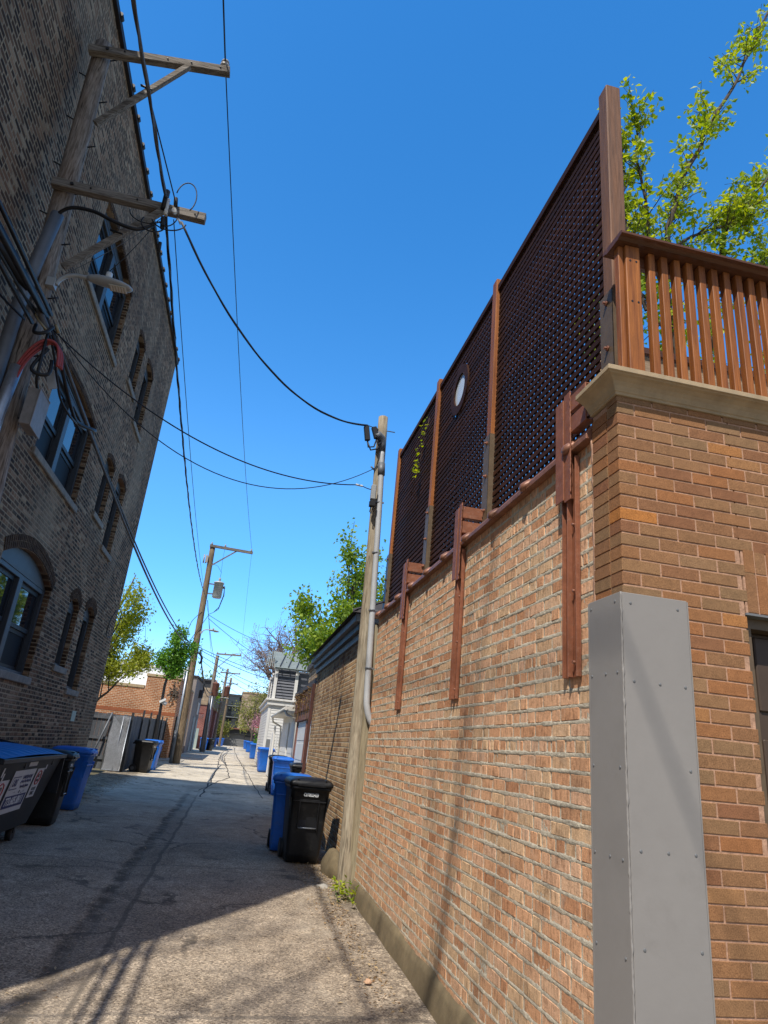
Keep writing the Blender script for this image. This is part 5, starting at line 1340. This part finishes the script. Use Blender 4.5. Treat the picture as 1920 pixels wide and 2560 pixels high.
# cables further on
far = [((-.62, 34.25, 10.98), (-.52, 59.85, 8.7), .5, .006, 'thin power line between the transformer pole and the next crossarm'),
       ((-2.4, 34.3, 8.1), (-2.45, 60, 7.6), .5, .016, 'secondary cable running on from the transformer pole to the wrapped pole'),
       ((-2.2, 34.3, 7.3), (-2.4, 60, 7.0), .5, .009, 'lower secondary wire running on from the transformer pole'),
       ((-2.3, 34.3, 5.6), (-2.4, 60, 5.2), .7, .03, 'thick telephone cable running on past the stucco garage'),
       ((-2.25, 34.3, 5.45), (-2.35, 60, 5.0), .9, .025, 'sagging telephone cable running on past the stucco garage'),
       ((-2.2, 34.3, 7.36), (4.5, 52, 8.6), .5, .012, 'black drop wire from the transformer pole over to the bare tree side, uppermost'),
       ((-2.2, 34.3, 7.2), (4.2, 46, 6.2), .5, .012, 'black drop wire from the transformer pole to the white sided house side, second'),
       ((-2.45, 34.3, 5.75), (3.4, 37, 4.9), .25, .014, 'black telephone drop from the transformer pole to the louvred porch'),
       ((-2.45, 34.3, 5.65), (3.6, 38, 4.6), .25, .014, 'parallel telephone drop just below another to the louvred porch'),
       ((-2.45, 34.3, 5.45), (3.8, 42, 4.4), .35, .012, 'slack telephone drop from the transformer pole behind the louvred porch'),
       ((-2.45, 34.3, 5.3), (3.9, 50, 4.3), .5, .01, 'lowest telephone drop from the transformer pole to the right side yards'),
       ((-2.3, 60, 7.4), (4.5, 66, 5.6), .4, .014, 'drop wire from the wrapped pole to the right side yards'),
       ((-2.3, 60, 5.2), (4.5, 70, 4.4), .3, .014, 'low drop wire from the wrapped pole to the right side yards'),
       ((-.5, 59.85, 8.7), (-.45, 79.85, 8.9), .3, .008, 'thin power line between the two furthest crossarms'),
       ((-2.4, 60, 5.1), (-2.0, 80, 5.6), .4, .03, 'thick telephone cable between the wrapped pole and the grey pole beyond'),
       ((-2.0, 80, 7.5), (3.5, 88, 6.0), .4, .016, 'far drop wire from the grey pole to the pink blossom tree side'),
       ((-1.9, 80, 6.0), (-1.75, 99, 6.2), .4, .03, 'thick telephone cable between the two most distant poles'),
       ((-2.9, 34.3, 5.2), (-5.5, 36.5, 4.2), .1, .01, 'short drop wire from the transformer pole to the orange brick garage')]
for (a, b, s, r, l) in far: cable(a, b, s, r, l, 'overhead_cable', n=24)

# end of the alley
EG = thing('garage', 'long low dark garage with a grey door closing the far end of the alley', 'garage', (0, 118, gz(118)))
q = MB(); q.box(-9, -1.95, 118, 124, .3, 2.5); q.box(1.75, 9, 118, 124, .3, 2.5); q.box(-9, 9, 117.8, 124, 2.5, 3.25); q.build('wall', M['darkwall'], EG)
q = MB(); q.box(-9.2, 9.2, 117.4, 124.2, 3.25, 3.42); q.build('roof', M['rustbeam'], EG)
q = MB(); q.box(-1.95, 1.75, 118.3, 118.4, .5, 2.499)
for k in range(4): q.box(-1.9, 1.7, 118.27, 118.3, .55 + k * .48, .98 + k * .48)
q.build('garage_door', M['greydoor'], EG)
DB = thing('apartment_building', 'tall dark modern building with glass balconies beyond the end garage', 'building', (-1.5, 134, .6))
q = MB(); q.box(-8, .3, 132, 145, .3, 9.2); q.build('wall', M['darkwall'], DB)
q = MB(); q.box(-8.2, .3, 131.6, 145, 9.2, 9.6); q.build('roof', M['darkwall'], DB)
for k in range(3):
    q = MB(); q.box(-2.2, .1, 131.4, 131.9, 3.4 + k * 2, 3.55 + k * 2); b = q.build('balcony', M['slate_light'], DB)
    q = MB(); q.box(-2.0, -.1, 131.95, 132.0, 3.7 + k * 2, 5.2 + k * 2); q.build('window', M['glass'], DB)
TB = thing('stone_building', 'tan stone tower beside the dark modern building at the alley end', 'building', (2.5, 134, .6))
q = MB(); q.box(.3, 8, 131, 145, .3, 10.0); q.build('wall', M['stone_tan'], TB)
q = MB(); q.box(.2, 8.1, 130.9, 145.1, 10.0, 10.25); q.build('coping', M['limestone'], TB)

# ------------------------------------------------------------------ right side beyond the pole
G2 = thing('garage', 'tan brick garage with dark stepped grey fascia and bare vine stems behind the service pole', 'garage', (4, 13, .1))
GX = 1.68; GY0, GY1 = 9.98, 15.9
q = MB(); q.box(GX, GX + .3, GY0, GY1, -.1, 3.22); q.box(GX + .3, 7.5, GY0, GY0 + .3, -.1, 3.22); q.build('wall', M['brick_tan'], G2)
q = MB(); q.box(GX - .04, GX + .25, GY0 - .05, GY1 + .03, 3.222, 3.33); q.box(GX + .25, 7.5, GY0 - .05, GY0 + .2, 3.222, 3.33); q.build('frieze_board', M['slate_light'], G2, bev=.004)
q = MB(); q.box(GX - .10, GX + .25, GY0 - .11, GY1 + .06, 3.332, 3.44); q.box(GX + .25, 7.5, GY0 - .11, GY0 + .2, 3.332, 3.44); q.build('soffit_board', M['slate_paint'], G2, bev=.004)
q = MB(); q.box(GX - .17, GX + .25, GY0 - .18, GY1 + .09, 3.442, 3.56); q.box(GX + .25, 7.5, GY0 - .18, GY0 + .2, 3.442, 3.56); q.build('fascia_board', M['slate_light'], G2, bev=.006)
q = MB(); q.prism([(GX - .24, GY0 - .25, 3.562), (GX + .3, GY0 + .3, 3.86), (GX + .3, GY1 + .1, 3.86), (GX - .24, GY1 + .1, 3.562)], (.06, 0, .05)); q.prism([(GX - .24, GY0 - .25, 3.562), (7.5, GY0 - .25, 3.562), (7.5, GY0 + .3, 3.86), (GX + .3, GY0 + .3, 3.86)], (0, .04, .05)); q.box(GX + .3, 7.5, GY0 + .3, GY1, 3.7, 3.88)
q.build('roof', M['shingle'], G2)
Bv = thing('bare_vine', 'web of bare brown vine stems clinging to the tan brick garage wall', 'vine', (GX - .02, 13, 1.6))
q = MB(); rs = random.Random(8)
for i in range(18):
    y = rs.uniform(11.2, 15.8); z = 3.2 - abs(rs.gauss(0, .15)); pts = []; dy = rs.uniform(-.5, .5)
    L = rs.uniform(.5, 1.7) * (1 if y > 11.8 else .6)
    for k in range(12):
        pts.append((GX - .012 - rs.random() * .012, y, z)); y += dy * .1 + rs.uniform(-.10, .10); z -= L / 12 + rs.uniform(-.03, .03)
    q.tube(pts, rs.uniform(.0015, .0045), 4, cap=False)
q.build('stems', M['vine_bark'], Bv, fixn=False)
q = MB()
for i in range(50):
    y = rs.uniform(11.4, 15.8); z = rs.uniform(1.9, 3.2); q.leaf((GX - .02, y, z), (-.3, rs.uniform(-1, 1), rs.uniform(-1, .2)), V((-1, 0, .2)), rs.uniform(.02, .045), .02)
q.build('buds', M['vine_bark'], Bv, fixn=False)
G3 = thing('garage', 'garage with a rusty vine covered beam over two white doors beyond the tan brick garage', 'garage', (4, 19, .12))
q = MB(); q.box(1.78, 1.94, 16.0, 21.7, 2.28, 2.52); q.box(1.74, 1.98, 15.95, 21.75, 2.522, 3.02); bm_ = q.build('beam', M['rustbeam'], G3, bev=.01)
q = MB(); q.box(1.68, 2.2, 15.93, 21.85, 3.022, 3.15); q.box(2.2, 7, 15.93, 21.85, 3.0, 3.1); q.build('roof', M['shingle'], G3)
q = MB()
for y in (15.95, 18.42, 21.3): q = MB(); q.box(1.825, 1.95, y, y + .26, 0, 2.279); q.build('pier', M['rustbeam'], G3, bev=.01)
q = MB(); q.box(2.0, 6.5, 15.95, 21.8, -.1, 3.0); q.build('wall', M['offwhite'], G3)
for (a, b) in ((16.22, 18.41), (18.69, 21.29)):
    q = MB(); q.box(1.865, 1.998, a, b, .12, 2.275)
    for k in range(4): q.box(1.855, 1.865, a + .08, b - .08, .2 + k * .52, .62 + k * .52)
    q.build('garage_door', M['white_paint'], G3)
q = MB(); q.box(1.60, 1.67, 15.93, 16.0, .1, 3.0); q.build('downspout', plain('dark red downspout', (.085, .035, .028), .5, 0, .2, 5, 0), G3)
q = MB(); rs = random.Random(12)
for i in range(520):
    y = rs.uniform(16.0, 21.7); z = 3.05 - abs(rs.gauss(0, .22)); q.leaf((1.72 - rs.random() * .06, y, z), (-.4, rs.uniform(-1, 1), rs.uniform(-1, .3)), V((-1, 0, .3)), rs.uniform(.03, .08), .035)
for i in range(40):
    y = rs.uniform(16.0, 21.7); z = 3.0; pts = []
    for k in range(10): pts.append((1.725, y, z)); y += rs.uniform(-.06, .06); z -= rs.uniform(.04, .11)
    q.tube(pts, .005, 3, cap=False)
q_ = q.build('vine_growth', M['leaf_rust'], None, fixn=False); tag(q_, 'rusty brown creeper hanging over the beam above the white garage doors', 'vine')
BH = thing('brick_building', 'upper part of a crumbling tan stone wall with a black cap above the rusty beam', 'building', (4, 23, 2))
q = MB(); q.box(2.25, 7, 21.9, 24, .1, 4.1); q.build('wall', M['rubble'], BH)
q = MB(); q.box(2.15, 7.1, 21.8, 24.1, 4.1, 4.28); q.build('cap', M['shingle'], BH)
G4 = thing('garage', 'white garage with a curled gutter eave and tall white doors before the sided house', 'garage', (4, 26, .2))
q = MB(); q.box(1.92, 6.5, 22.05, 29.5, 0, 2.62); q.build('wall', M['offwhite'], G4)
q = MB(); q.prism([(1.50, 21.95, 2.62), (1.50, 21.95, 2.72), (2.6, 21.95, 3.0), (6.5, 21.95, 3.0), (6.5, 21.95, 2.622)], (0, 7.7, 0)); q.build('roof', M['offwhite'], G4)
q = MB(); q.tube([(1.46, 21.9, 2.68), (1.46, 29.7, 2.66)], .06, 10); q.tube([(1.46, 29.5, 2.64), (1.5, 29.55, 2.45), (1.85, 29.55, 2.3), (1.89, 29.55, 2.0), (1.89, 29.55, .3)], .04, 8); q.tube([(1.46, 22.1, 2.64), (1.52, 22.1, 2.5), (1.85, 22.1, 2.4), (1.88, 22.1, .2)], .04, 8); q.build('gutter', M['offwhite'], G4)
for (a, b) in ((22.5, 24.9), (25.5, 28.9)):
    q = MB(); q.box(1.885, 1.918, a, b, .2, 2.35)
    for k in range(4): q.box(1.877, 1.885, a + .1, b - .1, .28 + k * .53, .72 + k * .53)
    q.build('garage_door', M['white_paint'], G4)
q = MB(); q.box(1.62, 1.66, 29.9, 31.3, .3, 2.05); q.box(1.60, 1.68, 29.8, 29.9, .3, 2.3); q.box(1.60, 1.68, 31.3, 31.4, .3, 2.2)
tag(q.build('gate_panel', M['white_paint'], bev=.01), 'white gate panel with square posts between the white garage and the sided house', 'gate')
WH = thing('house', 'white clapboard coach house with a dark louvred upper porch under a grey slatted pergola', 'house', (3.5, 37, .3))
WY = 34.9; WX = 1.47
q = MB(); q.box(WX, 8, WY, 45, .1, 3.40); q.build('wall', M['white_paint'], WH)
q = MB(); z = .5
while z < 3.3:
    q.prism([(WX + .12, WY - .001, z), (WX + .12, WY - .022, z), (WX + .12, WY - .004, z + .135)], (6, 0, 0)); q.prism([(WX - .001, WY + .12, z), (WX - .022, WY + .12, z), (WX - .004, WY + .12, z + .135)], (0, 9.5, 0)); z += .14
q.build('clapboards', M['white_paint'], WH)
q = MB(); q.box(WX - .03, WX + .10, WY - .03, WY + .10, .1, 3.40); q.box(WX + .55, WX + .62, WY - .025, WY, .1, 2.0) ; q.build('corner_board', M['white_paint'], WH)
q = MB(); q.box(WX + .10, WX + .5, WY - .028, WY - .005, .55, 1.78); q.build('grey_panel', M['greydoor'], WH)
q = MB(); q.box(WX - .12, 8, WY - .14, 45, 3.402, 3.62); q.box(WX - .2, 8, WY - .22, 45, 3.62, 3.72); q.build('balcony_band', M['white_paint'], WH, bev=.01)
for (x, y) in ((WX + .06, WY), (WX + 1.12, WY), (WX + .06, WY + 3), (WX + .06, WY + 6)):
    q = MB(); q.box(x, x + .16, y, y + .16, 3.72, 5.25); q.build('porch_post', M['white_paint'], WH)
q = MB(); z = 3.78
while z < 5.2:
    q.prism([(WX + .22, WY + .05, z), (WX + .22, WY + .10, z + .12), (WX + .22, WY + .085, z + .125), (WX + .22, WY + .035, z + .005)], (.9, 0, 0)); q.prism([(WX + .12, WY + .22, z), (WX + .17, WY + .22, z + .12), (WX + .155, WY + .22, z + .125), (WX + .105, WY + .22, z + .005)], (0, 6, 0)); z += .145
q.box(WX + .25, WX + 3, WY + .3, WY + .33, 3.75, 5.2)
q.build('louvers', M['louver'], WH)
q = MB()
y0_, z0_, y1_, z1_ = WY - .25, 5.26, WY + 1.9, 6.25
for k in range(15):   # pitched slatted roof: boards run along the eave
    t = k / 14; y = y0_ + (y1_ - y0_) * t; z = z0_ + (z1_ - z0_) * t
    q.beam((WX + .0 - .1 * t, y, z), (WX + 2.3, y, z), .115, .03, up=(0, -.42, .9))
for k in range(5):    # hip side
    t = k / 4; q.beam((WX - .02 - .42 * t, WY + .1 + .3 * t, 5.28 + .02 * t), (WX - .06 - .30 * t, WY + .3 + .4 * t, 6.1 - .02 * t), .10, .03, up=(-1, 0, .3))
q.box(WX - .05, WX + 2.3, WY - .26, WY - .20, 5.17, 5.26)
pg = q.build('pergola', M['pergola'], WH)
q = MB()
for k in range(5): q.beam((WX + .25 + .42 * k, y0_ - .02, z0_ + .04), (WX + .62 + .42 * k, y1_, z1_ + .05), .045, .05)
q.build('ribs', M['darkwall'], pg)
q = MB(); q.box(WX + .3, 8, WY + 2.6, 45, 3.7, 5.3); q.build('upper_wall', M['slate_light'], WH)
hoop((2.2, 58, 2.6), -1, 'orange backed basketball hoop with a white net past the sided house', 'rustbeam')
q = MB(); q.box(2.2, 2.3, 46, 57, .3, 2.1); tag(q.build('yard_fence', M['redwood']), 'reddish board fence along the alley past the sided house', 'fence')

# ------------------------------------------------------------------ trees in the middle and far distance
tree('maple_tree', 'big bright green maple tree rising behind the tan brick garage roof', 'tree', (4.6, 28, .2), 9.6, .2, 4, 42, .19, 'leaf_green', 21, d=(-.04, 0, 1), trunk=.32, spread=.9, up=.22, nch=(3, 4), scatter=.2, L0=2.75, minr=.006)
tree('bare_tree', 'tall brown bare tree with fine twigs beyond the sided house', 'tree', (3.6, 60, .4), 13.0, .38, 5, 5, .10, 'bud', 34, 'bark_grey', d=(-.10, 0, 1), trunk=.5, spread=.95, up=.08, nch=(3, 3), scatter=.16, L0=2.3, minr=.013, wig=.3, shrink=.74)
tree('budding_tree', 'loose olive budding tree overhanging the alley on the far right', 'tree', (3.6, 84, .5), 10, .2, 4, 26, .22, 'leaf_olive', 41, trunk=.25, spread=.85, up=.05, nch=(2, 3), scatter=.35, L0=2.6, minr=.01)
tree('blossom_tree', 'small pink blossoming tree at the right edge far down the alley', 'tree', (3.0, 78, .5), 4.6, .1, 3, 22, .16, 'leaf_pink', 43, trunk=.3, spread=.8, up=.1, scatter=.25, L0=1.3, minr=.008)
tree('tall_shrub', 'dark green bush beside the orange hoop on the far right', 'shrub', (2.4, 63, .4), 2.6, .06, 3, 26, .14, 'leaf_deep', 44, trunk=.15, spread=.9, up=.1, scatter=.2, L0=.9, minr=.008)
tree('linden_tree', 'small round green street tree on a thin dark trunk before the orange brick garage', 'tree', (-3.02, 30, .25), 6.2, .075, 3, 80, .12, 'leaf_deep', 51, 'black_metal', d=(-.03, 0, 1), trunk=.70, spread=1.0, up=.05, nch=(2, 3), scatter=.15, L0=.62, minr=.006)
q = MB(); q.beam((-3.25, 29.9, 2.78), (-3.02, 29.9, 2.92), .14, .09); q.cyl((-3.15, 29.95, 2.80), (-2.96, 29.96, 2.72), .08, n=10)  # unlit security light housing on the linden trunk
tag(q.build('security_light', M['white_tie']), 'pale security light strapped to the thin dark trunk before the orange garage', 'security light')
tree('elm_tree', 'airy yellow green tree just past the corner of the sooty apartment block', 'tree', (-6.6, 31.5, .25), 7.6, .13, 4, 120, .13, 'leaf_elm', 62, d=(.13, 0, 1), trunk=.3, spread=.8, up=.1, nch=(2, 3), scatter=.2, L0=2.2, minr=.006)
q = MB(); q.tube([(-6.4, 31, 6.0), (-5.9, 31, 6.65), (-5.72, 31, 7.2), (-5.62, 31, 7.6), (-5.5, 31, 8.2)], [.09, .075, .06, .045, .02], 7); q.tube([(-5.85, 31, 6.75), (-5.95, 31, 7.1), (-5.93, 31, 7.35)], [.04, .03, .015], 5); q.tube([(-6.3, 31, 5.6), (-5.4, 31, 5.9), (-4.6, 31, 5.95), (-4.5, 31, 5.4)], [.03, .02, .012, .006], 5); q.tube([(-5.65, 31, 7.4), (-5.4, 31, 7.7), (-5.2, 31, 7.75)], [.02, .012, .006], 4)
tag(q.build('dead_branch', M['bark']), 'dead dark forked branch jutting past the upper corner of the sooty block', 'branch')
tree('background_tree', 'green treetop far off behind the red brick garages', 'tree', (-6.5, 112, .6), 11.5, .3, 4, 12, .38, 'leaf_green', 71, trunk=.3, spread=.8, up=.1, nch=(2, 3), scatter=.5, L0=3.0, minr=.02)
tree('background_tree', 'olive tree standing before the tan stone tower at the alley end', 'tree', (2.6, 108, .6), 8.5, .2, 4, 12, .3, 'leaf_olive', 73, trunk=.25, spread=.8, up=.1, nch=(2, 3), scatter=.4, L0=2.4, minr=.015)
tree('background_tree', 'small green tree left of the dark modern building at the alley end', 'tree', (-2.9, 116, .6), 6.0, .15, 3, 24, .3, 'leaf_olive', 74, trunk=.2, spread=.8, up=.1, scatter=.4, L0=1.7, minr=.015)
# street tree behind the viewer on the left: throws the soft branch shadows over the paving and wall
tree('street_tree', 'budding street tree standing behind the viewer on the sunny side of the alley mouth', 'tree', (-7.9, -5.6, 0), 20.0, .26, 4, 2, .10, 'leaf_green', 84, d=(.10, .12, 1), trunk=.42, spread=.85, up=.12, nch=(2, 3), scatter=.25, L0=4.6, minr=.009)

# repeats of a kind share a group phrase
GROUPS = {'wheeled bin': 'wheeled bins set out along the alley', 'utility pole': 'utility poles lining the alley', 'cable': 'overhead cables strung along and across the alley',
          'street lamp': 'street lamps on the utility poles', 'transformer': 'transformer cans on the utility poles', 'basketball hoop': 'basketball hoops over garage doors', 'garage': 'garages along the alley'}
for o in COL.objects:
    if o.parent is None and o.get('category') in GROUPS and not o.get('group'): o['group'] = GROUPS[o['category']]
# ------------------------------------------------------------------ light, sky, camera
SD = V((1, 1.5, -2.42)).normalized()
el = math.asin(-SD.z); rot = math.atan2(-SD.x, -SD.y)
w = bpy.data.worlds.new('World'); scn.world = w; w.use_nodes = True
nt = w.node_tree; bg = nt.nodes['Background']
sky = nt.nodes.new('ShaderNodeTexSky'); sky.sky_type = 'NISHITA'; sky.sun_disc = False
sky.sun_elevation = el; sky.sun_rotation = rot; sky.altitude = 100; sky.air_density = 1.0; sky.dust_density = .3; sky.ozone_density = 1.6
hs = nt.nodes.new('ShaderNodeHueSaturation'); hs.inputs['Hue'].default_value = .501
# sky boosted bluer ahead of the camera, dimmed and greyed behind to darken shade
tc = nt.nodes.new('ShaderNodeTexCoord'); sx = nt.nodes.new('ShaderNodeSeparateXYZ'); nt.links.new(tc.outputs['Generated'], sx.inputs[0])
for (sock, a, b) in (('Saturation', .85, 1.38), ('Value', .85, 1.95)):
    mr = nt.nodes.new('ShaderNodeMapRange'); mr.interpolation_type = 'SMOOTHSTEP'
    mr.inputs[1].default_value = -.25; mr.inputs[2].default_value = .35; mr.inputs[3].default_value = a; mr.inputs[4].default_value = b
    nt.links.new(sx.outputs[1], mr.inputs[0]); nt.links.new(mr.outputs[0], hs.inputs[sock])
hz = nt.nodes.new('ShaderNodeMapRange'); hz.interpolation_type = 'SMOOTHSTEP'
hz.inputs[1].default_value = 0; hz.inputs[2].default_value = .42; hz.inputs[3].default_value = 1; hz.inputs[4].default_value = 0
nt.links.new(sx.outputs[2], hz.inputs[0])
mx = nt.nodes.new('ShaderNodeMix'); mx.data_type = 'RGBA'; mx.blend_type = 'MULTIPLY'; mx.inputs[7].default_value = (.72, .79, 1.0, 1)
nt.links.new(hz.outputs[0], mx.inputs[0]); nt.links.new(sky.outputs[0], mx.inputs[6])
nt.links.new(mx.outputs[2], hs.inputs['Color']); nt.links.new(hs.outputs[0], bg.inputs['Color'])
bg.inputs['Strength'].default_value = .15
sl = bpy.data.lights.new('sun', 'SUN'); sl.energy = 5.0; sl.angle = R(.53); sl.color = (1, .945, .86)
so = bpy.data.objects.new('sun', sl); COL.objects.link(so); so.rotation_euler = SD.to_track_quat('-Z', 'Y').to_euler(); so.location = (-20, -25, 50)
cam = bpy.data.cameras.new('camera'); co = bpy.data.objects.new('camera', cam); COL.objects.link(co); scn.camera = co
f_ = 1650.; cx, cy = 960., 1280.
vp = V((584 - cx, 1849 - cy)); vv = V((435., -4430.)); vv = vv * (-(f_ * f_) / vv.dot(vp))
Yc = V((vp.x / f_, -vp.y / f_, -1)).normalized(); Zc = V((vv.x / f_, -vv.y / f_, -1)).normalized(); Xc = Yc.cross(Zc)
co.matrix_world = Matrix.Translation((0, 0, 1.6)) @ Matrix((Xc, Yc, Zc)).to_4x4()
cam.sensor_fit = 'VERTICAL'; cam.sensor_height = 24; cam.lens = f_ / 2560 * 24
cam.clip_start = .05; cam.clip_end = 3000
scn.view_settings.view_transform = 'Standard'; scn.view_settings.look = 'None'; scn.view_settings.exposure = 0; scn.view_settings.gamma = 1
scn.render.resolution_x = 768; scn.render.resolution_y = 1024
scn.cycles.max_bounces = 6; scn.cycles.diffuse_bounces = 3; scn.cycles.transparent_max_bounces = 8
